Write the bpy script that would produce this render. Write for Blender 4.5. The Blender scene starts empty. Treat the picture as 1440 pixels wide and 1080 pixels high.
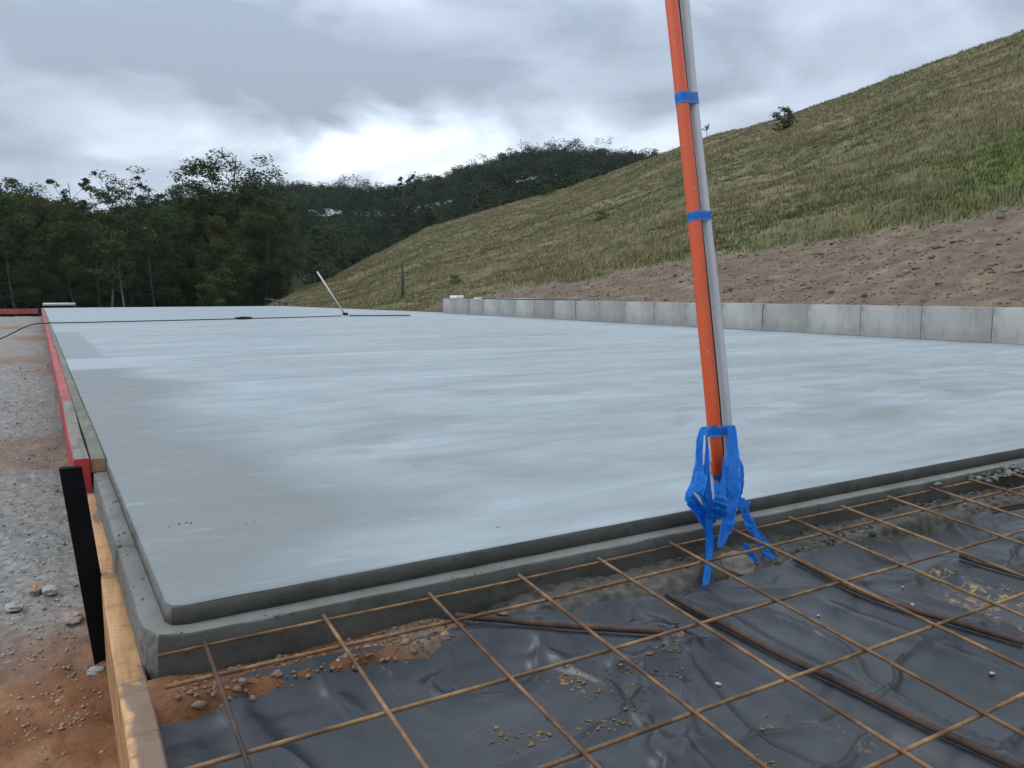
import bpy, bmesh, math, random
import numpy as np
from mathutils import Vector, noise as mnoise
S = bpy.context.scene
C = S.collection
rnd = random.Random(7)
rs = np.random.RandomState(11)
R = math.radians

# ------------------------------------------------------------------ camera
F, PITCH, HEAD, CAMZ = 1090.0, R(6.698), R(30.2486), 0.5     # focal length in photo pixels, heading right of +Y
cam = bpy.data.cameras.new('camera'); cam.sensor_width = 36; cam.lens = F / 1440 * 36
cam.clip_start = 0.02; cam.clip_end = 3000
cam_ob = bpy.data.objects.new('camera', cam); C.objects.link(cam_ob)
cam_ob.location = (0, 0, CAMZ); cam_ob.rotation_euler = (R(90) - PITCH, 0, -HEAD)
S.camera = cam_ob

# ------------------------------------------------------------------ world: overcast sky
SUN_EL, SUN_AZ = R(52), R(-70)                                # azimuth measured from +Y towards +X
W = bpy.data.worlds.new('World'); S.world = W; W.use_nodes = True
nt = W.node_tree; N = nt.nodes; L = nt.links; N.clear()
def wn(t, **k):
    n = N.new(t)
    for a, b in k.items(): setattr(n, a, b)
    return n
def wmath(op, a, b=None, c=None, clamp=False):
    n = wn('ShaderNodeMath', operation=op, use_clamp=clamp)
    for i, v in enumerate((a, b, c)):
        if v is None: continue
        if isinstance(v, (int, float)): n.inputs[i].default_value = v
        else: L.new(v, n.inputs[i])
    return n.outputs[0]
tc = wn('ShaderNodeTexCoord'); sep = wn('ShaderNodeSeparateXYZ'); L.new(tc.outputs['Generated'], sep.inputs[0])
zc_ = wmath('MAXIMUM', sep.outputs[2], 0.0)
den = wmath('ADD', zc_, 0.30)
cx = wmath('DIVIDE', sep.outputs[0], den); cy = wmath('DIVIDE', sep.outputs[1], den)
comb = wn('ShaderNodeCombineXYZ'); L.new(cx, comb.inputs[0]); L.new(cy, comb.inputs[1])
def wnoise(scale, detail, rough, off, dist=0.0):
    mp = wn('ShaderNodeMapping'); mp.inputs['Location'].default_value = off
    L.new(comb.outputs[0], mp.inputs[0])
    n = wn('ShaderNodeTexNoise'); n.inputs['Scale'].default_value = scale; n.inputs['Detail'].default_value = detail
    n.inputs['Roughness'].default_value = rough; n.inputs['Distortion'].default_value = dist
    L.new(mp.outputs[0], n.inputs['Vector']); return n.outputs['Fac']
big = wnoise(0.9, 3, 0.5, (3.1, 1.7, 0.0), 0.4)
mid = wnoise(2.8, 7, 0.5, (9.3, 4.1, 2.0), 0.35)
bm_ = wn('ShaderNodeMapping'); bm_.inputs['Scale'].default_value = (1, 1, 2.3); bm_.inputs['Location'].default_value = (2.2, 0.7, 0.3); L.new(tc.outputs['Generated'], bm_.inputs[0])
bil = wn('ShaderNodeTexNoise'); bil.inputs['Scale'].default_value = 4.6; bil.inputs['Detail'].default_value = 8; bil.inputs['Roughness'].default_value = 0.5; bil.inputs['Distortion'].default_value = 0.5
L.new(bm_.outputs[0], bil.inputs['Vector']); bil = bil.outputs['Fac']
cl = wmath('ADD', wmath('MULTIPLY', big, 0.40), wmath('ADD', wmath('MULTIPLY', mid, 0.16), wmath('MULTIPLY', bil, 0.44)))
# a thinner place in the cloud deck low over the far ridge, and a thicker band above it
def blob(dx, dy, dz, sh, sv):
    l = math.sqrt(dx*dx+dy*dy+dz*dz); az = math.atan2(dx, dy); el = math.asin(dz/l)
    a = wmath('ARCTAN2', sep.outputs[0], sep.outputs[1]); e = wmath('ARCSINE', sep.outputs[2])
    u = wmath('DIVIDE', wmath('SUBTRACT', a, az), sh); v = wmath('DIVIDE', wmath('SUBTRACT', e, el), sv)
    q = wmath('ADD', wmath('MULTIPLY', u, u), wmath('MULTIPLY', v, v))
    return wmath('POWER', 2.718, wmath('MULTIPLY', q, -1.0))
def azel(az, el): return (math.sin(R(az))*math.cos(R(el)), math.cos(R(az))*math.cos(R(el)), math.sin(R(el)))
gap = blob(*azel(22, 10.2), R(12), R(2.8))
band = blob(*azel(10, 15.5), R(24), R(4.2))
cl = wmath('ADD', cl, wmath('MULTIPLY', gap, wmath('ADD', wmath('MULTIPLY', wmath('SUBTRACT', bil, 0.5), 1.2), 0.17)))
cl = wmath('SUBTRACT', cl, wmath('MULTIPLY', band, 0.15))
ramp = wn('ShaderNodeValToRGB'); L.new(cl, ramp.inputs[0])
cr = ramp.color_ramp; cr.elements[0].position = 0.38; cr.elements[0].color = (0.27, 0.325, 0.395, 1)
cr.elements[1].position = 0.66; cr.elements[1].color = (0.84, 0.92, 1.0, 1)
e = cr.elements.new(0.5); e.color = (0.45, 0.52, 0.615, 1)
# overcast luminance rises towards the zenith (1 + 2 sin elevation)
cie = wmath('ADD', wmath('MULTIPLY', zc_, 1.25), 0.90)
cm = wn('ShaderNodeVectorMath', operation='SCALE'); L.new(ramp.outputs[0], cm.inputs[0]); L.new(wmath('MULTIPLY', cie, 10.0), cm.inputs['Scale'])
sky = wn('ShaderNodeTexSky', sky_type='NISHITA'); sky.sun_disc = False
sky.sun_elevation = SUN_EL; sky.sun_rotation = SUN_AZ
mix = wn('ShaderNodeMix', data_type='RGBA'); mix.inputs[0].default_value = 0.94
L.new(sky.outputs[0], mix.inputs[6]); L.new(cm.outputs[0], mix.inputs[7])
bg = wn('ShaderNodeBackground'); bg.inputs['Strength'].default_value = 0.1
L.new(mix.outputs[2], bg.inputs[0]); wo = wn('ShaderNodeOutputWorld'); L.new(bg.outputs[0], wo.inputs[0])

sun = bpy.data.lights.new('sun', 'SUN'); sun.energy = 0.8; sun.angle = R(18); sun.color = (1, 0.965, 0.91)
sun_ob = bpy.data.objects.new('sun', sun); C.objects.link(sun_ob)
sun_ob.rotation_euler = Vector((-math.sin(SUN_AZ)*math.cos(SUN_EL), -math.cos(SUN_AZ)*math.cos(SUN_EL), -math.sin(SUN_EL))).to_track_quat('-Z', 'Y').to_euler()
S.view_settings.view_transform = 'Standard'; S.view_settings.look = 'None'
S.view_settings.exposure = 0.34; S.view_settings.gamma = 1.0
S.view_settings.use_curve_mapping = False

# ------------------------------------------------------------------ measuring helpers (photo pixel -> a point in the place)
fw = np.array([math.sin(HEAD)*math.cos(PITCH), math.cos(HEAD)*math.cos(PITCH), -math.sin(PITCH)])
rt = np.array([math.cos(HEAD), -math.sin(HEAD), 0.0]); up = np.cross(rt, fw)
def ray(px, py): return fw + rt*(px-720)/F - up*(py-540)/F
def on_z(px, py, z):
    d = ray(px, py); p = d*(z-CAMZ)/d[2]; return Vector((p[0], p[1], z))
def on_y(px, py, y):
    d = ray(px, py); p = d*y/d[1]; return Vector((p[0], y, p[2]+CAMZ))
def az_tan(px, py):
    d = ray(px, py); return math.atan2(d[0], d[1]), d[2]/math.hypot(d[0], d[1])

# ------------------------------------------------------------------ numpy noise
def vnoise(x, y, seed=0):
    xi = np.floor(x).astype(np.int64); yi = np.floor(y).astype(np.int64)
    fx = x-xi; fy = y-yi; fx = fx*fx*fx*(fx*(fx*6-15)+10); fy = fy*fy*fy*(fy*(fy*6-15)+10)
    def h(a, b):
        n = (a*374761393 + b*668265263 + seed*974634777) & 0xffffffff
        n = ((n ^ (n >> 13))*1274126177) & 0xffffffff
        return ((n ^ (n >> 16)) & 0xffff)/65535.0*2-1
    a = h(xi, yi); b = h(xi+1, yi); c = h(xi, yi+1); d = h(xi+1, yi+1)
    return (a*(1-fx)+b*fx)*(1-fy)+(c*(1-fx)+d*fx)*fy
def fbm(x, y, oct=4, seed=0, gain=0.5):
    s = 0; a = 1; t = 0
    for i in range(oct):
        s = s+a*vnoise(x*2**i+17.3*i, y*2**i-9.1*i, seed+i); t += a; a *= gain
    return s/t
def sstep(a, b, x):
    t = np.clip((x-a)/(b-a), 0, 1); return t*t*(3-2*t)

# ------------------------------------------------------------------ object helpers
def put(name, mesh, mat=None, parent=None):
    o = bpy.data.objects.new(name, mesh); C.objects.link(o)
    if mat is not None and len(mesh.materials) == 0: mesh.materials.append(mat)
    if parent is not None: o.parent = parent
    return o
def tag(o, label=None, cat=None, group=None, kind=None):
    if label: o['label'] = label
    if cat: o['category'] = cat
    if group: o['group'] = group
    if kind: o['kind'] = kind
    return o
def empty(name, loc=(0, 0, 0)):
    o = bpy.data.objects.new(name, None); C.objects.link(o); o.location = loc; o.empty_display_size = 0.1; return o
def np_mesh(name, V, Fc, n=4, smooth=False, attr=None):
    V = np.asarray(V, np.float32); Fc = np.asarray(Fc, np.int32).reshape(-1, n)
    me = bpy.data.meshes.new(name)
    me.vertices.add(len(V)); me.vertices.foreach_set('co', V.ravel())
    me.loops.add(Fc.size); me.loops.foreach_set('vertex_index', Fc.ravel())
    me.polygons.add(len(Fc)); me.polygons.foreach_set('loop_start', np.arange(0, Fc.size, n, dtype=np.int32))
    me.polygons.foreach_set('loop_total', np.full(len(Fc), n, np.int32))
    if smooth: me.polygons.foreach_set('use_smooth', np.ones(len(Fc), bool))
    if attr is not None:
        for k, a in attr.items():
            a = np.asarray(a, np.float32)
            if a.ndim == 1: a = np.repeat(a[:, None], 3, 1)
            at = me.attributes.new(k, 'FLOAT_COLOR', 'POINT')
            at.data.foreach_set('color', np.concatenate([a[:, :3], a[:, 3:4] if a.shape[1] > 3 else np.ones((len(a), 1), np.float32)], 1).astype(np.float32).ravel())
    me.update(calc_edges=True); me.validate(); return me
def bm_mesh(name, bm, smooth=False):
    bmesh.ops.recalc_face_normals(bm, faces=bm.faces[:])
    me = bpy.data.meshes.new(name); bm.to_mesh(me); bm.free()
    if smooth: me.polygons.foreach_set('use_smooth', np.ones(len(me.polygons), bool))
    return me
def box(bm, lo, hi, bevel=0.0):
    r = bmesh.ops.create_cube(bm, size=1)['verts']
    for v in r: v.co = Vector([(lo[i]+hi[i])/2 + v.co[i]*(hi[i]-lo[i]) for i in range(3)])
    if bevel:
        es = list({e for v in r for e in v.link_edges})
        bmesh.ops.bevel(bm, geom=es, offset=bevel, segments=2, profile=0.5, affect='EDGES')
def tube_np(pts, rad, seg=8):
    pts = [Vector(p) for p in pts]; n = len(pts)
    rad = [rad]*n if isinstance(rad, (int, float)) else rad
    V = []; Fq = []; ref = None
    for i, p in enumerate(pts):
        t = (pts[min(i+1, n-1)]-pts[max(i-1, 0)]).normalized()
        if ref is None: ref = t.orthogonal().normalized()
        ref = (ref - t*ref.dot(t)).normalized(); b = t.cross(ref)
        for k in range(seg):
            a = 2*math.pi*k/seg; V.append(p+(ref*math.cos(a)+b*math.sin(a))*rad[i])
    for i in range(n-1):
        for k in range(seg):
            a = i*seg+k; b2 = i*seg+(k+1) % seg; Fq.append((a, b2, b2+seg, a+seg))
    return V, Fq, [tuple(range(seg-1, -1, -1)), tuple(range((n-1)*seg, n*seg))]
def tube(name, pts, rad, mat, parent=None, seg=8, smooth=True):
    V, Fq, caps = tube_np(pts, rad, seg); me = bpy.data.meshes.new(name); me.from_pydata(V, [], Fq+caps)
    me.update()
    if smooth:
        for p in me.polygons: p.use_smooth = len(p.vertices) == 4
    return put(name, me, mat, parent)
def ribbon(name, pts, widths, sides, mat, parent=None, thick=0.0004):
    """a strip of thin tape along pts; sides = width direction at each point"""
    bm = bmesh.new(); rows = []
    for i, (p, w, s) in enumerate(zip(pts, widths, sides)):
        s = Vector(s).normalized(); t = (Vector(pts[min(i+1, len(pts)-1)])-Vector(pts[max(i-1, 0)]))
        n = t.cross(s).normalized() if t.cross(s).length > 1e-9 else Vector((0, -1, 0))
        row = [bm.verts.new(Vector(p)+s*(w*(k/8-0.5)*(1+0.14*mnoise.noise(Vector((i*0.45, k//5*9, w*300)))))+n*(0.16*w*mnoise.noise(Vector((k*0.55, i*0.42, w*500)))+0.05*w*math.sin(k*2.3+i*0.7))) for k in range(9)]
        rows.append(row)
    for a, b in zip(rows, rows[1:]):
        for k in range(8): bm.faces.new((a[k], a[k+1], b[k+1], b[k]))
    bmesh.ops.solidify(bm, geom=bm.faces[:], thickness=thick)
    return put(name, bm_mesh(name, bm, True), mat, parent)
def smooth_pts(P, k=4):
    P = [Vector(p) for p in P]; out = []
    for i in range(len(P)-1):
        p0, p1, p2, p3 = P[max(i-1, 0)], P[i], P[i+1], P[min(i+2, len(P)-1)]
        for j in range(k):
            t = j/k
            out.append(0.5*((2*p1)+(p2-p0)*t+(2*p0-5*p1+4*p2-p3)*t*t+(3*p1-p0-3*p2+p3)*t*t*t))
    out.append(P[-1]); return out

# ------------------------------------------------------------------ materials
class M:
    def __init__(s, name, rough=0.7, spec=0.4):
        s.m = bpy.data.materials.new(name); s.m.use_nodes = True; s.nt = s.m.node_tree; s.N = s.nt.nodes; s.L = s.nt.links
        s.b = s.N['Principled BSDF']; s.b.inputs['Roughness'].default_value = rough; s.b.inputs['Specular IOR Level'].default_value = spec
        s.tc = s.N.new('ShaderNodeTexCoord')
    def lk(s, v, inp):
        if isinstance(v, (int, float)): inp.default_value = v
        elif isinstance(v, tuple): inp.default_value = v if len(v) == 4 else (*v, 1)
        else: s.L.new(v, inp)
    def noise(s, scale, detail=5, rough=0.55, sc=(1, 1, 1), dist=0.0, loc=(0, 0, 0), src='Object'):
        mp = s.N.new('ShaderNodeMapping'); mp.inputs['Scale'].default_value = sc; mp.inputs['Location'].default_value = loc
        s.L.new(s.tc.outputs[src], mp.inputs[0])
        n = s.N.new('ShaderNodeTexNoise'); n.inputs['Scale'].default_value = scale; n.inputs['Detail'].default_value = detail
        n.inputs['Roughness'].default_value = rough; n.inputs['Distortion'].default_value = dist
        s.L.new(mp.outputs[0], n.inputs['Vector']); return n.outputs['Fac']
    def voronoi(s, scale, feature='F1', sc=(1, 1, 1), out='Distance'):
        mp = s.N.new('ShaderNodeMapping'); mp.inputs['Scale'].default_value = sc; s.L.new(s.tc.outputs['Object'], mp.inputs[0])
        n = s.N.new('ShaderNodeTexVoronoi'); n.feature = feature; n.inputs['Scale'].default_value = scale
        s.L.new(mp.outputs[0], n.inputs['Vector']); return n.outputs[out]
    def ramp(s, f, *stops):
        r = s.N.new('ShaderNodeValToRGB'); s.L.new(f, r.inputs[0]); e = r.color_ramp.elements
        while len(e) < len(stops): e.new(0.5)
        for i, (p, c) in enumerate(stops):
            e[i].position = p; e[i].color = (c, c, c, 1) if isinstance(c, (int, float)) else (*c, 1)
        return r.outputs[0]
    def mix(s, f, a, b, mode='MIX'):
        n = s.N.new('ShaderNodeMix'); n.data_type = 'RGBA'; n.blend_type = mode
        s.lk(f, n.inputs[0]); s.lk(a, n.inputs[6]); s.lk(b, n.inputs[7]); return n.outputs[2]
    def math(s, op, a, b=0.0, clamp=False):
        n = s.N.new('ShaderNodeMath'); n.operation = op; n.use_clamp = clamp; s.lk(a, n.inputs[0]); s.lk(b, n.inputs[1]); return n.outputs[0]
    def attr(s, name):
        n = s.N.new('ShaderNodeAttribute'); n.attribute_name = name
        sp = s.N.new('ShaderNodeSeparateColor'); s.L.new(n.outputs['Color'], sp.inputs[0])
        return n.outputs['Color'], sp.outputs[0], sp.outputs[1], sp.outputs[2], n.outputs['Alpha']
    def sepxyz(s):
        n = s.N.new('ShaderNodeSeparateXYZ'); s.L.new(s.tc.outputs['Object'], n.inputs[0]); return n.outputs
    def rnd(s): return s.N.new('ShaderNodeObjectInfo').outputs['Random']
    def col(s, v): s.lk(v, s.b.inputs['Base Color']); return s
    def rough(s, v): s.lk(v, s.b.inputs['Roughness']); return s
    def bump(s, h, strength=0.4, dist=0.01):
        n = s.N.new('ShaderNodeBump'); n.inputs['Strength'].default_value = strength; n.inputs['Distance'].default_value = dist
        s.L.new(h, n.inputs['Height']); s.L.new(n.outputs[0], s.b.inputs['Normal']); return s

def mat_concrete_top():
    m = M('fresh_concrete', 0.5, 0.5)
    x, y, z = m.sepxyz()
    streak = m.noise(1.0, 6, 0.6, (0.35, 1.9, 1), 0.6)           # trowel passes run across the slab
    fine = m.noise(2.2, 7, 0.62, (1.0, 3.2, 1), 0.8, (3, 1, 0))
    cloud = m.noise(0.9, 4, 0.5, (1, 1, 1), 0.4, (7, 2, 0))
    c = m.ramp(m.math('ADD', m.math('MULTIPLY', streak, 0.55), m.math('MULTIPLY', fine, 0.45)),
               (0.38, (0.215, 0.246, 0.252)), (0.5, (0.268, 0.305, 0.316)), (0.62, (0.335, 0.38, 0.397)))
    # still damp along the formed left edge and the front: warmer and darker
    ex = m.math('SUBTRACT', x, m.math('SUBTRACT', 0.145, m.math('MULTIPLY', y, 0.018)))
    damp = m.math('ADD', ex, m.math('MULTIPLY', m.math('SUBTRACT', cloud, 0.5), 1.2))
    dmask = m.ramp(damp, (0.22, 1.0), (0.62, 0.0))
    yfade = m.ramp(m.math('MULTIPLY', y, 0.1), (0.66, 1.0), (0.70, 0.0))
    c = m.mix(m.math('MULTIPLY', m.math('MULTIPLY', dmask, 0.95), yfade), c, (0.165, 0.177, 0.173))
    rc1 = m.ramp(ex, (0.25, 1.0), (0.29, 0.0)); rc2 = m.ramp(m.math('MULTIPLY', y, 0.05), (0.338, 0.0), (0.342, 1.0), (0.565, 1.0), (0.58, 0.0))
    c = m.mix(m.math('MULTIPLY', m.math('MULTIPLY', rc1, rc2), 0.8), c, (0.185, 0.206, 0.214))
    rc3 = m.ramp(m.math('MULTIPLY', y, 0.05), (0.288, 0.0), (0.292, 1.0), (0.336, 1.0), (0.340, 0.0))
    c = m.mix(m.math('MULTIPLY', m.math('MULTIPLY', m.ramp(ex, (0.4, 1.0), (0.9, 0.0)), rc3), 0.7), c, (0.37, 0.41, 0.45))
    blot = m.ramp(m.noise(1.7, 5, 0.55, (1, 1.3, 1), 0.7, (11, 5, 0)), (0.5, 0.0), (0.66, 1.0))
    ynear = m.ramp(m.math('MULTIPLY', y, 0.1), (0.15, 0.0), (0.2, 0.75), (0.3, 0.5), (0.45, 0.0))
    c = m.mix(m.math('MULTIPLY', blot, ynear), c, (0.185, 0.187, 0.176))
    white = m.ramp(m.noise(5.0, 8, 0.7, (0.5, 2.6, 1), 1.2, (2, 9, 0)), (0.58, 0.0), (0.72, 0.45))
    c = m.mix(white, c, (0.40, 0.44, 0.47))
    gr_ = m.noise(160, 4, 0.7); c = m.mix(m.ramp(gr_, (0.5, 0.0), (0.75, 0.25)), c, (0.2, 0.215, 0.22))
    m.col(c); m.rough(m.ramp(m.noise(3.1, 7, 0.65, (1, 2.0, 1), 1.0, (1, 1, 0)), (0.35, 0.34), (0.65, 0.60)))
    return m.bump(m.math('ADD', m.math('MULTIPLY', streak, 1.0), m.math('MULTIPLY', fine, 0.4)), 0.12, 0.02).m
def mat_green_concrete(name='damp_concrete', a=(0.055, 0.053, 0.044), b=(0.10, 0.097, 0.083)):
    m = M(name, 0.75, 0.35)
    n = m.noise(7, 8, 0.65, (1, 1, 2.5), 0.5); f = m.noise(60, 5, 0.6)
    c = m.ramp(n, (0.35, a), (0.65, b))
    c = m.mix(m.ramp(f, (0.55, 0.0), (0.7, 0.5)), c, tuple(v*0.6 for v in a))
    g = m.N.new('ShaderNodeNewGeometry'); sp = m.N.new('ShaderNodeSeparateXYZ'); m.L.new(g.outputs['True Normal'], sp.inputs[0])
    flat = m.ramp(sp.outputs[2], (0.6, 0.0), (0.9, 1.0)); top_tone = m.ramp(n, (0.3, (0.11, 0.108, 0.097)), (0.7, (0.205, 0.202, 0.186)))  # step contrast put into the colour: upward faces lighter by normal
    side = m.ramp(m.math('MULTIPLY', sp.outputs[0], -1.0), (0.4, 0.0), (0.8, 1.0)); dry = m.ramp(m.math('ADD', m.math('MULTIPLY', f, 0.6), m.math('MULTIPLY', n, 0.4)), (0.36, (0.085, 0.083, 0.074)), (0.62, (0.20, 0.197, 0.182)))  # left-facing sides also toned paler by normal
    c = m.mix(side, c, dry); c = m.mix(flat, c, top_tone)
    m.col(c); return m.bump(m.math('ADD', m.math('MULTIPLY', n, 0.5), f), 0.35, 0.003).m
def mat_block():
    m = M('block_concrete', 0.85, 0.25)
    _, r, g, b_, _a = m.attr('edge')
    n = m.noise(2.2, 5, 0.55); f = m.noise(40, 6, 0.7); st = m.noise(5, 5, 0.6, (1, 1, 0.25), 0.3)
    c = m.ramp(n, (0.35, (0.33, 0.325, 0.305)), (0.65, (0.46, 0.455, 0.435)))
    c = m.mix(m.ramp(st, (0.5, 0.0), (0.68, 0.6)), c, (0.2, 0.195, 0.18))
    oi = m.rnd(); c = m.mix(m.math('MULTIPLY', oi, 0.6), c, (0.22, 0.213, 0.195))
    c = m.mix(m.math('MULTIPLY', r, m.ramp(m.noise(9, 5), (0.35, 0.1), (0.65, 0.75))), c, (0.16, 0.155, 0.14))   # grime soaked in along the joints
    m.col(m.mix(m.ramp(f, (0.6, 0.0), (0.75, 0.3)), c, (0.16, 0.16, 0.15)))
    return m.bump(f, 0.35, 0.004).m
def mat_red_paint():
    m = M('red_paint', 0.6, 0.35)
    n = m.noise(9, 7, 0.7, (1, 0.5, 2)); c = m.ramp(m.noise(3, 4), (0.3, (0.32, 0.018, 0.022)), (0.7, (0.46, 0.045, 0.05)))
    c = m.mix(m.ramp(n, (0.57, 0.0), (0.66, 0.75)), c, (0.36, 0.24, 0.2))
    return m.col(c).bump(n, 0.3, 0.004).m
def mat_faded_red():
    m = M('faded_red_paint', 0.7, 0.3)
    n = m.noise(12, 7, 0.7, (1, 0.3, 1)); c = m.ramp(m.noise(2, 4), (0.3, (0.27, 0.05, 0.05)), (0.7, (0.40, 0.10, 0.105)))
    return m.col(m.mix(m.ramp(n, (0.56, 0.0), (0.66, 0.7)), c, (0.26, 0.2, 0.17))).bump(n, 0.3, 0.004).m
def mat_wood(name, a, b, stain=None, grain=(30, 2, 30), sx=None):
    m = M(name, 0.75, 0.3)
    g = m.noise(1.0, 6, 0.65, grain, 0.6); n = m.noise(4, 4)
    c = m.ramp(g, (0.32, a), (0.66, b))
    if stain:
        sn = m.noise(2.6, 6, 0.6, (3, 1, 1), 0.6, (4.3, 1.5, 0))
        if sx: sn = m.math('ADD', sn, m.math('MULTIPLY', m.math('SUBTRACT', m.sepxyz()[0], sx), 7.0))
        st = m.ramp(sn, (0.44, 0.0), (0.50, 0.9)); c = m.mix(st, c, stain)
    cr_k = m.ramp(m.noise(3.0, 3, 0.5, (0.8, 7, 0.8), 1.2, (2, 6, 0)), (0.487, 0.0), (0.5, 0.65), (0.513, 0.0)); c = m.mix(cr_k, c, tuple(v*0.3 for v in a))
    dt_ = m.ramp(m.noise(9, 6, 0.7, (1, 1, 1), 0.5, (8, 1, 0)), (0.5, 0.0), (0.7, 0.55)); c = m.mix(dt_, c, tuple(v*0.5 for v in a))
    sp = m.ramp(m.noise(22, 4, 0.7), (0.64, 0.0), (0.7, 0.6)); c = m.mix(sp, c, tuple(v*0.35 for v in a))
    return m.col(c).bump(g, 0.45, 0.004).m
def mat_rust(name, a, b, dark):
    m = M(name, 0.7, 0.35)
    n = m.noise(35, 6, 0.65); k = m.noise(7, 4, 0.6)
    c = m.ramp(n, (0.35, a), (0.65, b)); c = m.mix(m.ramp(k, (0.42, 0.0), (0.62, 0.9)), c, dark); lt = m.ramp(m.noise(11, 5, 0.6, (1, 1, 1), 0, (3, 3, 1)), (0.55, 0.0), (0.7, 0.5)); c = m.mix(lt, c, tuple(min(1, v*1.35) for v in b))
    return m.col(c).bump(m.noise(220, 3), 0.4, 0.001).m
def mat_plastic():
    m = M('black_membrane', 0.25, 0.5)
    n = m.noise(5, 6, 0.6, (1, 1, 1), 0.8); f = m.noise(90, 6, 0.7)
    c = m.ramp(m.noise(2.2, 5, 0.6), (0.35, (0.013, 0.015, 0.018)), (0.65, (0.032, 0.035, 0.040)))
    dust = m.ramp(m.noise(3.2, 8, 0.68, (1, 1, 1), 1.5, (5, 3, 0)), (0.5, 0.0), (0.72, 0.4))
    c = m.mix(dust, c, (0.085, 0.088, 0.09))
    blob = m.ramp(m.noise(4.2, 3, 0.5, (1, 1, 1), 0.8, (2.4, 8.2, 0)), (0.63, 0.0), (0.68, 1.0))
    spk = m.ramp(m.noise(42, 7, 0.75, (1, 1, 1), 0.6), (0.54, 0.0), (0.60, 1.0))
    mud = m.math('MULTIPLY', blob, spk)
    c = m.mix(mud, c, (0.36, 0.22, 0.09))
    m.col(c); m.rough(m.math('ADD', m.ramp(n, (0.35, 0.27), (0.65, 0.46)), m.math('MULTIPLY', mud, 0.5)))
    h = m.math('ADD', m.math('MULTIPLY', m.noise(11, 4, 0.55, (1, 0.5, 1), 1.2), 0.6), m.math('MULTIPLY', f, 0.07))
    return m.bump(h, 0.4, 0.012).m
def mat_pvc(name, c1, rough=0.38):
    m = M(name, rough, 0.5); n = m.noise(14, 5, 0.6, (1, 1, 0.12))
    c = m.mix(m.ramp(n, (0.5, 0.0), (0.72, 0.35)), c1, tuple(v*0.72+0.03 for v in c1))
    c = m.mix(m.ramp(m.noise(70, 3, 0.6), (0.66, 0.0), (0.70, 0.6)), c, (0.32, 0.31, 0.29)); sc_ = m.noise(40, 5, 0.7, (1, 1, 0.06)); c = m.mix(m.ramp(sc_, (0.62, 0.0), (0.72, 0.4)), c, tuple(v*0.5 for v in c1))
    m.col(c); return m.rough(m.ramp(n, (0.3, rough-0.06), (0.7, rough+0.16))).m
def mat_tape(name, c1):
    m = M(name, 0.35, 0.5); n = m.noise(30, 4)
    m.col(m.ramp(n, (0.3, tuple(v*0.8 for v in c1)), (0.7, c1))); m.bump(m.noise(60, 3), 0.25, 0.003)
    m.b.inputs['Transmission Weight'].default_value = 0.0; return m.m
def mat_plain(name, c, rough=0.7, var=0.25, scale=12, spec=0.35, bump=0.3):
    m = M(name, rough, spec); n = m.noise(scale, 5, 0.6)
    m.col(m.ramp(n, (0.3, tuple(v*(1-var) for v in c)), (0.7, tuple(v*(1+var) for v in c)))); return m.bump(n, bump, 0.004).m
def mat_leaf(name, dark, light):
    m = M(name, 0.8, 0.08); _, r, g, b_, _a = m.attr('tone')
    c = m.mix(r, dark, light); oi = m.rnd()
    c = m.mix(m.math('MULTIPLY', oi, 0.35), c, (light[0]*1.1, light[1]*0.85, light[2]*0.8))
    return m.col(c).m
def mat_bark(name, a, b):
    m = M(name, 0.85, 0.2); n = m.noise(3, 6, 0.65, (2, 2, 0.35)); return m.col(m.ramp(n, (0.35, a), (0.65, b))).bump(n, 0.6, 0.03).m
def mat_ground():
    m = M('ground_soil', 0.9, 0.2)
    _, cl_, gr, dt, lush = m.attr('zone')
    f = m.noise(38, 8, 0.7); n2 = m.noise(6, 6, 0.65); n3 = m.noise(1.1, 5, 0.6); big_ = m.noise(0.16, 5, 0.6, (1, 1, 1), 0.6)
    vs = m.voronoi(34, 'F1', (1, 1, 1), 'Color')
    gravel = m.ramp(f, (0.3, (0.10, 0.094, 0.085)), (0.5, (0.25, 0.24, 0.222)), (0.7, (0.44, 0.425, 0.395)))
    vv = m.N.new('ShaderNodeSeparateColor'); m.L.new(vs, vv.inputs[0])
    gravel = m.mix(m.math('MULTIPLY', vv.outputs[0], 0.5), gravel, (0.17, 0.165, 0.155))
    gravel = m.mix(m.ramp(n3, (0.5, 0.0), (0.62, 0.5)), gravel, (0.30, 0.21, 0.14))
    clay = m.ramp(n2, (0.3, (0.11, 0.045, 0.022)), (0.52, (0.22, 0.10, 0.047)), (0.72, (0.34, 0.19, 0.10)))
    clay = m.mix(m.ramp(f, (0.55, 0.0), (0.7, 0.5)), clay, (0.12, 0.055, 0.03))
    dirt = m.ramp(m.noise(2.4, 8, 0.68, (1, 1, 1), 0.5), (0.32, (0.10, 0.070, 0.046)), (0.55, (0.170, 0.126, 0.088)), (0.72, (0.26, 0.205, 0.145)))
    grass = m.ramp(m.noise(0.55, 8, 0.72, (1, 1, 1), 0.4), (0.34, (0.062, 0.066, 0.026)), (0.5, (0.145, 0.125, 0.062)), (0.66, (0.26, 0.21, 0.115)))
    grass = m.mix(m.ramp(big_, (0.45, 0.0), (0.62, 0.55)), grass, (0.062, 0.082, 0.024))
    grass = m.mix(lush, grass, (0.095, 0.125, 0.025))
    c = m.mix(m.math('MULTIPLY', cl_, 1.0), gravel, clay)
    c = m.mix(dt, c, dirt); c = m.mix(gr, c, grass)
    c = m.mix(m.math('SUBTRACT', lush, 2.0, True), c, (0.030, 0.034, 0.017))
    m.col(c)
    h = m.math('ADD', m.math('MULTIPLY', f, 0.35), m.math('MULTIPLY', n2, 1.0))
    return m.bump(h, 0.75, 0.035).m
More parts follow.
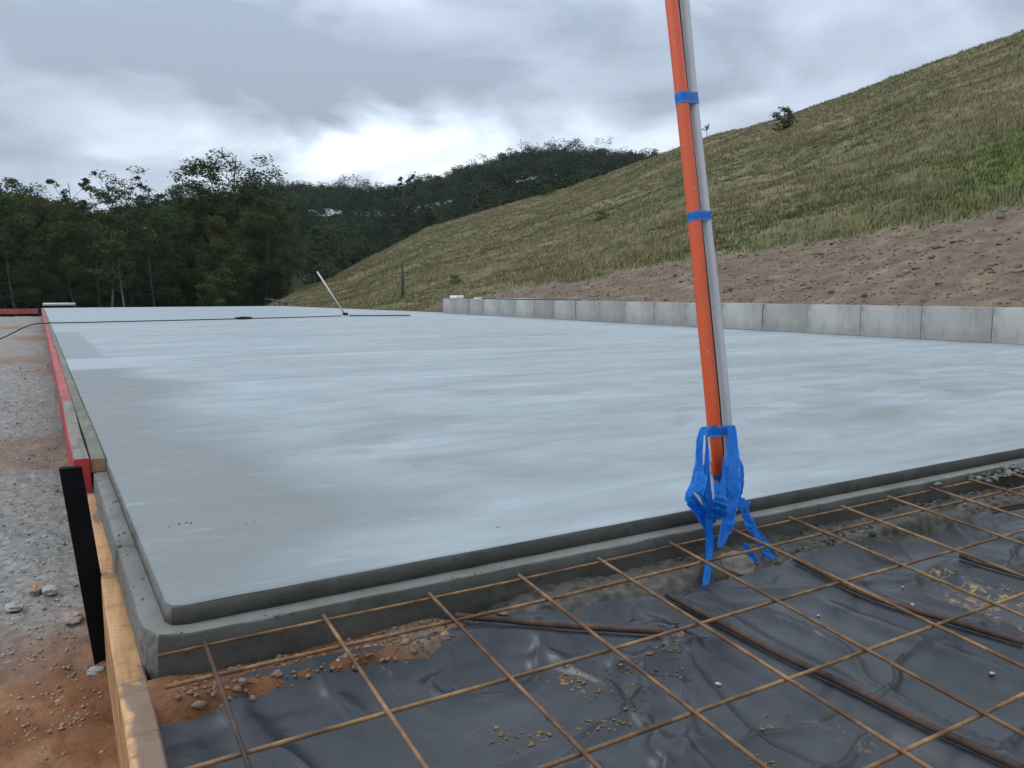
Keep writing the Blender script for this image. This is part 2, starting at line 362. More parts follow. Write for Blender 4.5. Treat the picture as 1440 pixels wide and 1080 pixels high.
def mat_grass():
    m = M('grass_blades', 0.75, 0.2); col, r, g, b_, _a = m.attr('tone'); m.col(col); return m.m
def mat_stone(name='stone', a=(0.20, 0.195, 0.185), b=(0.42, 0.41, 0.39)):
    m = M(name, 0.85, 0.25); _, r, g, b_, _a = m.attr('tone'); n = m.noise(30, 5, 0.6)
    c = m.mix(r, a, b); c = m.mix(m.math('MULTIPLY', g, 0.8), c, (0.30, 0.16, 0.08))
    return m.col(m.mix(m.ramp(n, (0.5, 0.0), (0.7, 0.4)), c, a)).bump(n, 0.4, 0.004).m
T = dict(spill=mat_plain('spilled_concrete', (0.075, 0.070, 0.058), 0.85, 0.6, 34, 0.25, 0.9), top=mat_concrete_top(), damp=mat_green_concrete(), block=mat_block(), red=mat_red_paint(), fred=mat_faded_red(),
    grey_wood=mat_wood('weathered_timber', (0.13, 0.115, 0.095), (0.25, 0.225, 0.19)), pine=mat_wood('pine_timber', (0.33, 0.165, 0.07), (0.60, 0.36, 0.175), (0.17, 0.125, 0.095), (30, 2, 30), 0.0775),
    end_grain=mat_wood('end_grain', (0.26, 0.15, 0.06), (0.36, 0.22, 0.1), None, (8, 8, 8)), crust=mat_wood('crusted_timber', (0.10, 0.088, 0.066), (0.27, 0.25, 0.205), (0.15, 0.15, 0.11), (26, 7, 26)),
    rust=mat_rust('light_rust', (0.14, 0.072, 0.031), (0.32, 0.185, 0.082), (0.075, 0.038, 0.021)), drust=mat_rust('dark_rust', (0.05, 0.028, 0.02), (0.11, 0.06, 0.04), (0.03, 0.02, 0.018)),
    plastic=mat_plastic(), orange=mat_pvc('orange_pvc', (0.62, 0.085, 0.016)), white=mat_pvc('grey_pvc', (0.50, 0.51, 0.52)), blackp=mat_plain('black_rubber', (0.012, 0.012, 0.013), 0.5, 0.2),
    stake=mat_plain('black_stake', (0.006, 0.006, 0.007), 0.8, 0.3, 12, 0.1), blue=mat_tape('blue_tape', (0.010, 0.29, 0.88)), wstrip=mat_tape('white_strip', (0.8, 0.85, 0.9)),
    leaf=mat_leaf('leaf_dark', (0.018, 0.034, 0.012), (0.070, 0.100, 0.030)), leaf2=mat_leaf('leaf_olive', (0.026, 0.036, 0.012), (0.095, 0.110, 0.036)),
    leaf3=mat_leaf('leaf_green', (0.022, 0.046, 0.013), (0.080, 0.130, 0.034)), leaff=mat_leaf('leaf_far', (0.016, 0.030, 0.015), (0.062, 0.085, 0.034)),
    bark=mat_bark('bark_grey', (0.05, 0.042, 0.034), (0.14, 0.125, 0.105)), pale=mat_bark('bark_pale', (0.09, 0.08, 0.068), (0.22, 0.2, 0.175)),
    ground=mat_ground(), grass=mat_grass(), stone=mat_stone(), clod=mat_stone('clay_clod', (0.10, 0.072, 0.049), (0.27, 0.21, 0.15)), rubble=mat_stone('wet_rubble', (0.04, 0.038, 0.034), (0.20, 0.19, 0.17)),
    whitep=mat_plain('white_plastic', (0.75, 0.76, 0.76), 0.4, 0.06), alu=mat_plain('pale_metal', (0.55, 0.56, 0.57), 0.4, 0.1), brown=mat_wood('brown_timber', (0.16, 0.07, 0.05), (0.27, 0.13, 0.09)),
    mud=mat_plain('clay_smear', (0.22, 0.135, 0.062), 0.9, 0.35, 40))

# ------------------------------------------------------------------ lines of the site
Y0 = 1.308                                                     # front edge of the slab
def xl(y): return 0.145-0.018*y                                # its left edge
def xw(y): return 8.085+0.0228*(y-4.3)                         # the wall's near face
MK = 0.965; MY = 1.1997*MK; MZ0 = CAMZ-0.582*MK
def mz(y): return MZ0+math.tan(R(5.318))*(y-MY)          # level of the reinforcing mesh
def on_mesh(px, py, dz):
    d = ray(px, py); t = 1.0
    for _ in range(40):
        p = d*t; t *= (mz(p[1])+dz-CAMZ)/p[2] if p[2] < 0 else 1
    p = d*t; return Vector((p[0], p[1], p[2]+CAMZ))
MEMB = [on_mesh(px, py, -0.04) for px, py in ((150, 990), (225, 978), (300, 962), (345, 945), (430, 928), (520, 908), (600, 893), (650, 880), (700, 870), (770, 853), (850, 846), (905, 840), (945, 846), (975, 832), (1040, 812), (1095, 797), (1130, 776), (1165, 771), (1215, 757), (1262, 768), (1312, 760), (1350, 738), (1385, 719), (1440, 706))]
mbx = np.array([p.x for p in MEMB]+[3.2, 6.0]); mby = np.array([p.y for p in MEMB]+[1.2, 1.2])
# ------------------------------------------------------------------ terrain
CR = [az_tan(*p) for p in ((300, 416), (400, 414), (470, 389), (510, 366), (560, 341), (600, 320), (700, 291), (800, 263), (930, 216), (1000, 191), (1100, 166), (1200, 129), (1300, 91), (1440, 43))]
CR_A = np.array([a for a, _ in CR]+[R(75), R(95), R(120), R(150)]); CR_T = np.array([t for _, t in CR]+[0.33, 0.36, 0.3, 0.15])
RG = [az_tan(*p) for p in ((0, 300), (200, 300), (390, 268), (470, 270), (560, 270), (620, 256), (680, 234), (740, 222), (800, 221), (870, 222), (930, 224), (1100, 240), (1400, 280))]
RG_A = np.array([R(-180), R(-60)]+[a for a, _ in RG]+[R(100), R(180)]); RG_T = np.array([0.07, 0.09]+[t for _, t in RG]+[0.1, 0.07])
RR = 235.0
def hill_parts(x, y):
    r = np.hypot(x, y)+1e-6; az = np.arctan2(x, y)
    rc = np.minimum(60/np.maximum(np.sin(np.clip(az, R(1), R(150))), 0.02), 105.0)
    zc = np.interp(az, CR_A, CR_T)*rc+CAMZ
    xc = rc*np.sin(np.clip(az, R(1), R(150)))
    xb = 9.0+0.02*np.clip(y, -20, 40)
    t = (x-xb)/np.maximum(xc-xb, 3.0)
    return r, az, rc, zc, t
def terrain(x, y, detail=True):
    x = np.asarray(x, float); y = np.asarray(y, float)
    r, az, rc, zc, t = hill_parts(x, y)
    base = -0.30-1.35*sstep(31.5, 42, y)-0.5*sstep(4, 30, -x)
    zb = np.where(y < 19, 0.27, 0.27-0.4*sstep(18.2, 21, y))
    tt = np.clip(t, 0, 1)
    zh = zb+(np.maximum(zc, zb+0.1)-zb)*tt
    zh = np.where(r > rc, zh-0.30*(r-rc), zh)
    edge = xw(np.clip(y, -20, 18))+0.2
    zh = np.where(t < 0, base+(zb-base)*sstep(edge-0.1, edge+0.12, x), zh)
    hm = sstep(R(10.5), R(15), az)*(az < R(150))
    z = base+(zh-base)*hm
    far = -1.65+(np.interp(az, RG_A, RG_T)*RR+CAMZ-7.4+1.65)*sstep(105, RR, r)-0.02*np.maximum(r-RR, 0)
    z = np.where(r > 95, np.maximum(z, far), z)
    if detail:
        on = sstep(0.0, 0.05, t)*hm
        z = z+on*(0.30*fbm(x*0.16, y*0.16, 3, 3)*sstep(0.0, 0.3, t)*(1-0.8*sstep(0.75, 1, t))+0.10*fbm(x*0.8, y*0.8, 4, 9)*np.clip(r/25, 0.4, 1.3))
        bank = on*sstep(0.32, 0.1, t)*(r < 40); z = z+bank*(0.10*(np.abs(fbm(x*2.2+0.5*fbm(x, y, 2, 95), y*0.75, 3, 91))-0.2)+0.035*fbm(x*6, y*4, 3, 93))
        z = z+(1-on)*(0.016*fbm(x*2.5, y*2.5, 3, 21)+0.014*fbm(x*16, y*16, 3, 25)*(r < 14)+0.009*np.maximum(fbm(x*38, y*38, 2, 27), 0)*(r < 6))
        ruts = (x < xl(y)-0.05)*(y > 3)*sstep(3, 6, y)
        z = z+ruts*0.05*fbm(x*0.6, y*2.2, 4, 33)
    # pit in front of the slab, dug out for the next pour
    ins = (x > 0.075)*(y < Y0-0.02)*(x < 9)
    yb = np.interp(x, mbx, mby)
    zp = -0.104-0.03*sstep(0.55, 0.7, x)+0.012*fbm(x*9, y*9, 4, 41)-0.13*sstep(0.0, 0.06, yb-y-0.012)
    hole = sstep(0.10, 0.03, np.abs(x-1.235))*sstep(0.06, 0.02, np.abs(y-1.165))+sstep(0.14, 0.07, np.abs(x-1.93))*sstep(0.05, 0.02, np.abs(y-1.175))
    zp = zp-0.07*np.clip(hole, 0, 1)
    z = np.where(ins, zp, z)
    under = (x > xl(y)+0.02)*(y > Y0+0.02)*(x < 8.2)*(y < 30.3)
    return np.where(under, -0.36, z)
def zones(x, y):
    r, az, rc, zc, t = hill_parts(x, y)
    clay = np.maximum(sstep(2.35, 1.75, y+0.25*fbm(x*3, y*3, 4, 5)), sstep(0.1, 0.5, fbm(x*0.7+4, y*0.55, 3, 8)-0.0)*0.55*(y > 4))
    clay = np.where((x > 0.07)*(y < Y0), np.clip(sstep(0.95, 0.55, x+0.3*fbm(x*4, y*4, 3, 6)), 0.05, 1), clay)
    hm = sstep(R(10.5), R(14), az)
    nb = 0.9*fbm(x*0.55, y*0.55, 4, 12)+0.35*fbm(x*2.5, y*2.5, 3, 14)
    bd = np.interp(y, [-20, 5, 11, 17, 22], [6.5, 4.6, 3.3, 1.6, -1.2])          # depth of the bare bank above the wall
    d = x-9.0-0.02*y
    g = sstep(-0.25, 0.35, d-bd+nb)*hm
    dirt = (x > 8.0)*(1-g)*(az > R(10))
    far = sstep(31, 34, y)*(1-hm)
    g = np.maximum(g, far); g = np.maximum(g, (r > 60)*1.0)
    lush = 1.2*np.exp(-(((x-18.5)/4.0)**2+((y-8.5)/3.2)**2))*sstep(-0.5, 0.3, fbm(x*0.3, y*0.3, 4, 15)+0.2)+0.25*sstep(0.15, 0.6, fbm(x*0.12, y*0.12, 3, 18))
    lush = np.where((r > 95)*((r > rc+6)+(az < R(14.5))), 3.0, np.clip(lush, 0, 1))      # 3 = dark forest floor under the far wood
    return np.stack([np.clip(clay, 0, 1), g, np.clip(dirt, 0, 1), lush], 1)
def build_ground():
    a = np.concatenate([np.arange(-180, -12, 3.0), np.arange(-12, 74, 0.2), np.arange(74, 180.1, 3.0)])
    a = np.radians(a); rr = np.concatenate([np.linspace(0.0, 0.55, 6)[1:], np.geomspace(0.6, 28, 330), np.geomspace(28.4, 130, 110), np.geomspace(134, 1600, 45)])
    A, RRR = np.meshgrid(a, rr); X = RRR*np.sin(A); Y = RRR*np.cos(A)
    Z = terrain(X.ravel(), Y.ravel()); na, nr = len(a), len(rr)
    idx = np.arange(na*nr).reshape(nr, na)
    q = np.stack([idx[:-1, :-1], idx[1:, :-1], idx[1:, 1:], idx[:-1, 1:]], -1).reshape(-1, 4)[:, ::-1]
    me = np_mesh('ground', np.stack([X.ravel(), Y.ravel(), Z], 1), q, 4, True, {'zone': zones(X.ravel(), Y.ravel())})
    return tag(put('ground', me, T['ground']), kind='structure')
build_ground()

# ------------------------------------------------------------------ the slab
slab = tag(empty('concrete_slab', (0, Y0, 0)), 'large freshly trowelled pale grey concrete slab with a stepped edge', 'slab')
def outline():
    P = []
    for x in np.concatenate([np.linspace(8.25, 3.2, 40), np.linspace(3.17, xl(Y0)+0.03, 170)]): P.append((x, Y0, 0, -1))
    P.append((xl(Y0)+0.008, Y0+0.008, -0.707, -0.707))
    for y in np.concatenate([np.linspace(Y0+0.03, 4, 120), np.geomspace(4.05, 30.6, 60)]): P.append((xl(y), y, -1, 0))
    P += [(7.55, 30.6, 0, 1), (7.75, 27, 1, 0), (8.62, 18.1, 1, 0), (8.30, 1.6, 1, 0)]
    return P
def sweep(name, prof, mat, fill_top, nz, seed, ck=math.sqrt(2)):
    """prof: list of (outset, z); the first is the inner top line"""
    O = outline(); V = []; n = len(O)
    for i, (x, y, nx, ny) in enumerate(O):
        k = ck if abs(nx) > 0.1 and abs(ny) > 0.1 else 1
        for j, (d, z) in enumerate(prof):
            w = nz*(0 if j == 0 else 1)
            if ck < 1.2 and 2 < j < 8: w *= 1+3.5*math.exp(-((x-xl(Y0))**2+(y-Y0)**2)/0.05**2)+1.2*max(0, mnoise.noise(Vector((x*3, y*3, 7))))
            q = mnoise.noise(Vector((x*9+seed, y*9, j*0.7)))*0.6+mnoise.noise(Vector((x*30+seed, y*30, j*3.1)))*0.4
            q2 = mnoise.noise(Vector((x*14-seed, y*14, j*1.7+5)))
            V.append((x+nx*k*(d+q*w), y+ny*k*(d+q*w), z+q2*w*0.6))
    m = len(prof); Fq = []
    for i in range(n):
        for j in range(m-1):
            a = i*m+j; b = ((i+1) % n)*m+j; Fq.append((a, b, b+1, a+1))
    me = bpy.data.meshes.new(name); me.from_pydata(V, [], Fq+([tuple(i*m for i in range(n))[::-1]] if fill_top else [])); me.update()
    bm = bmesh.new(); bm.from_mesh(me); bpy.data.meshes.remove(me)
    me = bm_mesh(name, bm)
    for p in me.polygons: p.use_smooth = len(p.vertices) == 4
    o = put(name, me, mat, slab); o.location = (0, -Y0, 0); return o
top = sweep('top_face', [(-0.014, 0.0), (-0.010, -0.0004), (-0.006, -0.0013), (-0.003, -0.0032)], T['top'], True, 0.0012, 1.0)
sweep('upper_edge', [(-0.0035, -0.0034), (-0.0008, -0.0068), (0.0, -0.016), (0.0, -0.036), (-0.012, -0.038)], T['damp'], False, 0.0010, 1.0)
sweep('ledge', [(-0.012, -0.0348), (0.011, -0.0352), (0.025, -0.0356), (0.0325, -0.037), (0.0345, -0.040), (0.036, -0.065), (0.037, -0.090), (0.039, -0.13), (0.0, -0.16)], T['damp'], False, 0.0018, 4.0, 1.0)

# concrete crumbs and drips left on the ledge
def lumps(name, spots, mat, kind='stuff', parent=None, attrs=True, sub=1, tone=None, flat=(0.45, 0.9), long_=1.0):
    """many irregular stones joined into one mesh; spots = (x, y, z, size)"""
    bm = bmesh.new(); bmesh.ops.create_icosphere(bm, subdivisions=sub, radius=1)
    bm.verts.ensure_lookup_table(); base = np.array([v.co[:] for v in bm.verts]); fc = np.array([[v.index for v in f.verts] for f in bm.faces]); bm.free()
    n = len(spots); sp = np.asarray(spots, float); nv = len(base)
    shape = 1+0.28*rs.randn(n, nv, 1); sc = sp[:, 3][:, None, None]*np.stack([rs.uniform(0.7, 1.3, n)*long_, rs.uniform(0.7, 1.3, n), rs.uniform(*flat, n)], 1)[:, None, :]
    P = base[None]*shape*sc; ang = rs.uniform(0, 6.28, n); ca, sa = np.cos(ang)[:, None], np.sin(ang)[:, None]
    X = P[..., 0]*ca-P[..., 1]*sa; Y = P[..., 0]*sa+P[..., 1]*ca
    P = np.stack([X+sp[:, 0:1], Y+sp[:, 1:2], P[..., 2]+sp[:, 2:3]], -1).reshape(-1, 3)
    fcs = (fc[None]+(np.arange(n)*nv)[:, None, None]).reshape(-1, 3)
    tn = np.stack([rs.rand(n), (rs.rand(n) < 0.2)*rs.rand(n), np.zeros(n)], 1) if tone is None else tone
    me = np_mesh(name, P, fcs, 3, False, {'tone': np.repeat(tn, nv, 0)})
    o = put(name, me, mat, parent)
    if kind: o['kind'] = kind
    return o
cr_ = []
for i in range(60):
    x = xl(1.3)+rs.rand()**1.3*3.0; cr_.append((x, Y0-0.008-rs.rand()*0.022, -0.036, rs.uniform(0.0008, 0.003)))
for i in range(60):
    x = rs.choice([0.62, 1.02, 1.6, 2.15, 2.5, 0.3])+rs.randn()*0.03; cr_.append((x, Y0-0.015-rs.rand()*0.018, -0.0365-0.002*rs.rand(), rs.uniform(0.0012, 0.005)))
for i in range(90): cr_.append((2.55+rs.randn()*0.12, Y0-0.03-rs.rand()*0.05, -0.04-0.02*rs.rand(), rs.uniform(0.004, 0.013)))
for i in range(26):
    y = Y0+rs.rand()*1.2; cr_.append((xl(y)-0.005-rs.rand()*0.024, y, -0.036, rs.uniform(0.0012, 0.005)))
o = lumps('crumbs', cr_, T['damp'], parent=slab); o.location = (0, -Y0, 0)
sp_ = []
for px, py in ((238, 741), (252, 737), (262, 735), (268, 736), (330, 736), (347, 737), (358, 734), (1434, 627), (412, 640), (300, 700), (585, 655), (700, 742), (1110, 683), (1076, 692)):
    p = on_z(px, py, 0.0); sp_.append((p.x, p.y, 0.0004, rs.uniform(0.0012, 0.0028)))
o = lumps('specks', sp_, T['damp'], parent=slab); o.location = (0, -Y0, 0)
# ------------------------------------------------------------------ formwork along the left edge
def board(name, y0, y1, o0, o1, z0, z1, mat, parent, n=40, bev=0.003, end=None):
    """long board that follows the slab's left edge: o0/o1 offsets from the edge line"""
    bm = bmesh.new(); rows = []
    ys = y0+(y1-y0)*np.linspace(0, 1, n)**2
    for i, y in enumerate(ys):
        w = 0.004*mnoise.noise(Vector((y*0.8, o0*50, 2)))*min(1, i/3)
        cs = [(o0, z0), (o0, z1-bev), (o0+bev, z1), (o1-bev, z1), (o1, z1-bev), (o1, z0)]
        rows.append([bm.verts.new((xl(y)+a+w, y, b+w*0.5)) for a, b in cs])
    for a, b in zip(rows, rows[1:]):
        for k in range(5): bm.faces.new((a[k], a[k+1], b[k+1], b[k]))
        bm.faces.new((a[5], a[0], b[0], b[5]))
    bm.faces.new(rows[0]); bm.faces.new(rows[-1][::-1])
    me = bm_mesh(name, bm); ob = put(name, me, mat, parent)
    if end:
        for m in end: me.materials.append(m)
        for p in me.polygons:
            c = p.normal
            if c.y < -0.9: p.material_index = 1
            elif c.x < -0.7: p.material_index = 2 if len(end) > 1 else 0
    return ob
tag(board('form_board', 4.1, 30.3, -0.083, -0.041, -0.13, 0.006, T['fred'], None), 'long red painted form board along the left edge of the slab', 'form board')
tag(board('form_board', 2.62, 4.095, -0.084, -0.041, -0.10, 0.006, T['grey_wood'], None, 20, 0.003, [T['red'], T['red']]), 'weathered grey form board with a red painted end, nearest the camera', 'form board')
tag(board('edge_batten', 2.60, 30.3, -0.039, -0.001, -0.034, 0.006, T['crust'], None, 60, 0.004, [T['end_grain']]), 'cement crusted timber batten between the red boards and the slab', 'batten')
# the pale plank that runs towards the camera
def plank():
    bm = bmesh.new(); rows = []
    for y in np.linspace(0.35, 2.61, 50):
        w = 0.0025*mnoise.noise(Vector((y*3, 0, 2))); x0, x1 = 0.0445, 0.0865
        cs = [(x0, -0.32), (x0, -0.103), (x0+0.003, -0.1), (x1-0.003, -0.1), (x1, -0.103), (x1, -0.32)]
        rows.append([bm.verts.new((a+w, y, b+w*0.8)) for a, b in cs])
    for a, b in zip(rows, rows[1:]):
        for k in range(5): bm.faces.new((a[k], a[k+1], b[k+1], b[k]))
    bm.faces.new(rows[0]); bm.faces.new(rows[-1][::-1])
    return bm_mesh('plank', bm)
tag(put('plank', plank(), T['pine']), 'pale pine plank on edge in the ground running towards the camera', 'plank')
# black stake
b0 = on_y(149, 935, 1.83); t0 = on_y(99, 657, 1.83)
bm = bmesh.new()
ax = (t0-b0); n_ = 6; rows = []
for i in range(-1, n_+1):
    p = b0+ax*(i/n_); rows.append([bm.verts.new(p+Vector(q)) for q in ((-0.020, -0.012, 0), (0.019, -0.012, 0), (0.021, -0.008, 0), (0.019, 0.012, 0), (-0.019, 0.012, 0), (-0.021, -0.008, 0))])
for a, b in zip(rows, rows[1:]):
    for k in range(6): bm.faces.new((a[k], a[(k+1) % 6], b[(k+1) % 6], b[k]))
bm.faces.new(rows[0][::-1]); bm.faces.new(rows[-1])
tag(put('stake', bm_mesh('stake', bm), T['stake']), 'black stake driven into the ground beside the pale plank', 'stake')
# boards at the far end and behind the wall's end
bm = bmesh.new(); box(bm, (-5.2, 29.6, -0.17), (-0.56, 29.66, -0.005), 0.004)
tag(put('form_board', bm_mesh('form_board', bm), T['fred']), 'far red board crossing the gravel to the slab corner', 'form board')
bm = bmesh.new()
pa, pb = Vector((8.72, 18.2, 0)), Vector((7.84, 27.0, 0)); d = (pb-pa).normalized(); nn = Vector((d.y, -d.x, 0))
for z in (-0.2, 0.03):
    for p, q in ((pa, 0), (pb, 0), (pb, 0.05), (pa, 0.05)): bm.verts.new(p+nn*q+Vector((0, 0, z)))
bm.verts.ensure_lookup_table(); v = bm.verts
for f in ((3, 2, 1, 0), (4, 5, 6, 7), (0, 1, 5, 4), (1, 2, 6, 5), (2, 3, 7, 6), (3, 0, 4, 7)): bm.faces.new([v[i] for i in f])
tag(put('edge_board', bm_mesh('edge_board', bm), T['brown']), 'brown timber along the far right slab edge past the block wall', 'board')
bm = bmesh.new(); box(bm, (-0.35, 30.66, -0.4), (7.6, 30.72, 0.004))
tag(put('end_board', bm_mesh('end_board', bm), T['stake']), 'dark board closing the far end of the slab', 'board')

# ------------------------------------------------------------------ block wall
wall = tag(empty('block_wall', (xw(4.3), 4.3, 0)), 'low retaining wall of large grey concrete blocks along the right edge of the slab', 'wall')
def block_mesh(v):
    bm = bmesh.new(); box(bm, (0.0, 0.002, 0.0), (0.2, 0.750, 0.352))
    bmesh.ops.subdivide_edges(bm, edges=bm.edges[:], cuts=5, use_grid_fill=True)
    e = []
    for q in bm.verts:
        c = q.co; dy = min(c.y-0.002, 0.750-c.y); dz = min(c.z, 0.352-c.z)
        k = mnoise.noise(Vector((c.y*4+v*9, c.z*4, v)))
        if dy < 0.001 or dz < 0.001 or c.x < 0.001:
            ins = 0.007*(dy < 0.001)+0.004*(c.z > 0.351)
            if c.x < 0.001: q.co.x += ins+0.004*k
        e.append(max(0, 1-dy/0.09)*0.9 if dy < 0.14 else 0.0)
        if c.z < 0.07: e[-1] = max(e[-1], 0.35)
    me = bm_mesh('block', bm)
    e = np.array(e, np.float32); at = me.attributes.new('edge', 'FLOAT_COLOR', 'POINT'); at.data.foreach_set('color', np.repeat(e[:, None], 4, 1).ravel())
    me.materials.append(T['block']); return me
BM = [block_mesh(i) for i in range(5)]
for i in range(-9, 18):
    y = 4.311+i*0.754; o = put('block', BM[(i*7) % 5], None, wall)
    o.location = (xw(y)-xw(4.3)+0.006*rnd.uniform(-1, 1), y-4.3, 0.002+0.004*rnd.random())
    o.rotation_euler = (0, R(rnd.uniform(-0.4, 0.4)), -math.atan(0.0228)+R(rnd.uniform(-0.5, 0.5)))
# pale bucket lid sized block on the wall's end, pipes lying behind
bm = bmesh.new(); box(bm, (-0.11, -0.18, 0), (0.11, 0.18, 0.075), 0.02)
o = tag(put('foam_offcut', bm_mesh('foam_offcut', bm), T['whitep']), 'small white offcut on top of the far end of the block wall', 'offcut'); o.location = (xw(17)+0.11, 17.25, 0.362)
tag(tube('pipe', [(8.78, 12.9, 0.335), (8.84, 14.6, 0.35), (8.95, 17.2, 0.35)], 0.035, T['alu']), 'pale grey pipe lying behind the wall near its far end', 'pipe')
tag(tube('pipe', [(8.62, 12.2, 0.35), (8.8, 16.5, 0.36)], 0.025, T['blackp']), 'thin dark pipe lying against the back of the block wall', 'pipe')

# ------------------------------------------------------------------ membrane, mesh and bars
BARS = {  # lower reinforcing bars: pixel paths in the photograph
    'b1': [(640, 866), (700, 871), (800, 880), (932, 888)],
    'b2': [(938, 836), (1000, 868), (1100, 921), (1200, 968), (1300, 1018), (1440, 1082)],
    'b3': [(1118, 786), (1180, 818), (1225, 838), (1300, 862), (1440, 903)],
    'b4': [(1350, 781), (1400, 797), (1480, 818)],
    'b5': [(1395, 716), (1440, 708), (1500, 700)]}
BP = {k: [on_mesh(px, py, -0.022) for px, py in v] for k, v in BARS.items()}
def membrane():
    nx, ny = 560, 300
    xs = np.concatenate([np.linspace(0.092, 2.6, nx-60), np.linspace(2.61, 6.0, 60)])
    yb = np.interp(xs, mbx, mby)+0.006*fbm(xs*14, xs*0+3, 3, 2)
    v = np.linspace(0, 1, ny); yn = 0.15
    X = np.repeat(xs[None], ny, 0); Y = yb[None]+(yn-yb[None])*v[:, None]**1.0
    D = yb[None]-Y
    Z = MZ0+math.tan(R(5.318))*(Y-MY)-0.050
    # broad sag, taut folds, small crumples
    wx = X+0.25*fbm(X*1.5, Y*1.5, 2, 51); wy = Y+0.25*fbm(X*1.5, Y*1.5, 2, 52)
    rid = 1-np.abs(fbm(wx*3.1, wy*2.2, 3, 53))*2.2
    rid2 = 1-np.abs(fbm(wx*2.0-wy*5.0, wy*3.0+wx*2, 3, 56))*2.6
    Z += 0.030*fbm(X*2.2, Y*2.2, 2, 50)+0.014*np.clip(rid, 0, 1)**8+0.013*np.clip(rid2, 0, 1)**7+0.0014*fbm(X*18, Y*18, 3, 55)
    Z -= 0.022
    # the bars press gutters into the film
    for k, w in (('b1', 0.02), ('b2', 0.028), ('b3', 0.026), ('b4', 0.025), ('b5', 0.02)):
        P = BP[k]; best = np.full(X.shape, 9.0); zz = np.zeros(X.shape)
        for a, b in zip(P, P[1:]):
            ab = b-a; l2 = ab.x**2+ab.y**2; t = np.clip(((X-a.x)*ab.x+(Y-a.y)*ab.y)/l2, 0, 1)
            dd = np.hypot(X-a.x-t*ab.x, Y-a.y-t*ab.y); m_ = dd < best; best = np.where(m_, dd, best); zz = np.where(m_, a.z+t*ab.z, zz)
        wgt = np.exp(-(best/(w*1.6))**2)
        Z = Z*(1-wgt)+(zz-0.0085)*wgt
        Z += 0.010*np.exp(-((best-w*2.6)/(w*0.9))**2)
    cap = MZ0+math.tan(R(5.318))*(Y-MY)-0.010
    Z = np.minimum(Z, cap)
    k_ = np.clip(1-D/0.07, 0, 1)**2; Z = Z*(1-k_)+k_*(-0.0995+0.006*fbm(X*5, X*0+2, 3, 61))
    Z = np.minimum(Z, cap)
    idx = np.arange(nx*ny).reshape(ny, nx)
    q = np.stack([idx[:-1, :-1], idx[1:, :-1], idx[1:, 1:], idx[:-1, 1:]], -1).reshape(-1, 4)
    return np_mesh('membrane', np.stack([X.ravel(), Y.ravel(), Z.ravel()], 1), q, 4, True), (xs, yb, yn, Z)
mm, MZ = membrane()
memb = tag(put('membrane', mm, T['plastic']), 'wrinkled black plastic membrane spread under the rusty mesh', 'membrane')
def memb_z(x, y):
    xs, yb, yn, Z = MZ; i = int(np.clip(np.searchsorted(xs, x), 1, len(xs)-1)); v = (yb[i]-y)/(yb[i]-yn)
    return float(Z[int(np.clip(round(v*(Z.shape[0]-1)), 0, Z.shape[0]-1)), i])

mesh_t = tag(empty('rebar_mesh', (0.3618, MY, MZ0)), 'rusty square steel reinforcing mesh laid over the black membrane', 'mesh')
MO = Vector(mesh_t.location)
XR = [MK*(0.3749+0.2*j) for j in range(-1, 20)]
YR = [0.0954*MK]+[-0.2*MK*k for k in range(0, 6)]
cs_, sn_ = math.cos(R(5.318)), math.sin(R(5.318))
def mp_(x, yr, dz=0.0):
    p = Vector((x, MY+yr*cs_, MZ0+yr*sn_+dz)); w = 0.0035*mnoise.noise(Vector((p.x*1.7, p.y*1.7, 3.3)))
    return p+Vector((0, 0, w))-MO
for yr in YR:                                                   # wires across, parallel to the slab's front
    pts = [mp_(x, yr+0.002*mnoise.noise(Vector((x*2, yr*5, 0)))) for x in np.arange(0.10 if yr > -0.1 else 0.1, 4.25, 0.05)]
    tube('wire', pts, 0.0033 if yr < 0.05 else 0.0028, T['rust'], mesh_t, 7)
for j, x in enumerate(XR):                                      # wires on top running towards the camera
    sk = 0.002*math.sin(j*2.1)
    pts = [mp_(x+sk*q, yr, 0.0062) for q, yr in zip(np.linspace(-1, 1, 26), np.linspace(0.098, -1.05, 26))]
    tube('wire', pts, 0.0033, T['rust'] if j else T['drust'], mesh_t, 7)
def rebar(name, P, rad, label):
    P = smooth_pts(P, 10); t = tube(name, P, rad, T['drust'], None, 10)
    return tag(t, label, 'rebar')
rebar('rebar', BP['b1'], 0.0058, 'short dark rusty bar on the membrane, left of the blue tape')
rebar('rebar', BP['b2'], 0.0066, 'long thick dark bar running diagonally to the bottom right')
rebar('rebar', BP['b3'], 0.0066, 'thick dark bar in a membrane fold right of the blue tape')
rebar('rebar', BP['b4'], 0.0062, 'dark bar half hidden in the membrane fold at the right edge')
rebar('rebar', BP['b5'], 0.0062, 'dark bar end by the broken concrete at the far right')

# clay smears, pebbles and scraps on the membrane
def scatter_px(spots, spread, n, size, dz=0.0):
    out = []
    for (px, py) in spots:
        p = on_mesh(px, py, -0.045)
        for _ in range(n):
            x, y = p.x+rs.randn()*spread, p.y+rs.randn()*spread*0.8; out.append((x, y, memb_z(x, y)+dz, rs.uniform(*size)))
    return out
sm = scatter_px([(795, 940), (840, 960), (790, 935), (745, 1010), (870, 1005), (845, 1008), (940, 920), (945, 900), (938, 945), (1080, 995), (890, 935), (1078, 1010), (950, 885), (705, 1005), (715, 1055)], 0.014, 13, (0.0008, 0.0038))
sm += scatter_px([(720, 1008), (880, 1000), (860, 950), (900, 960), (940, 930), (1085, 1050), (690, 1003), (1060, 1050)], 0.025, 22, (0.0006, 0.0018))
tag(lumps('clay_crumbs', sm, T['mud'], flat=(0.12, 0.4), long_=1.7), 'dried ochre clay crumbs scattered over the black membrane', 'clay', kind=None)
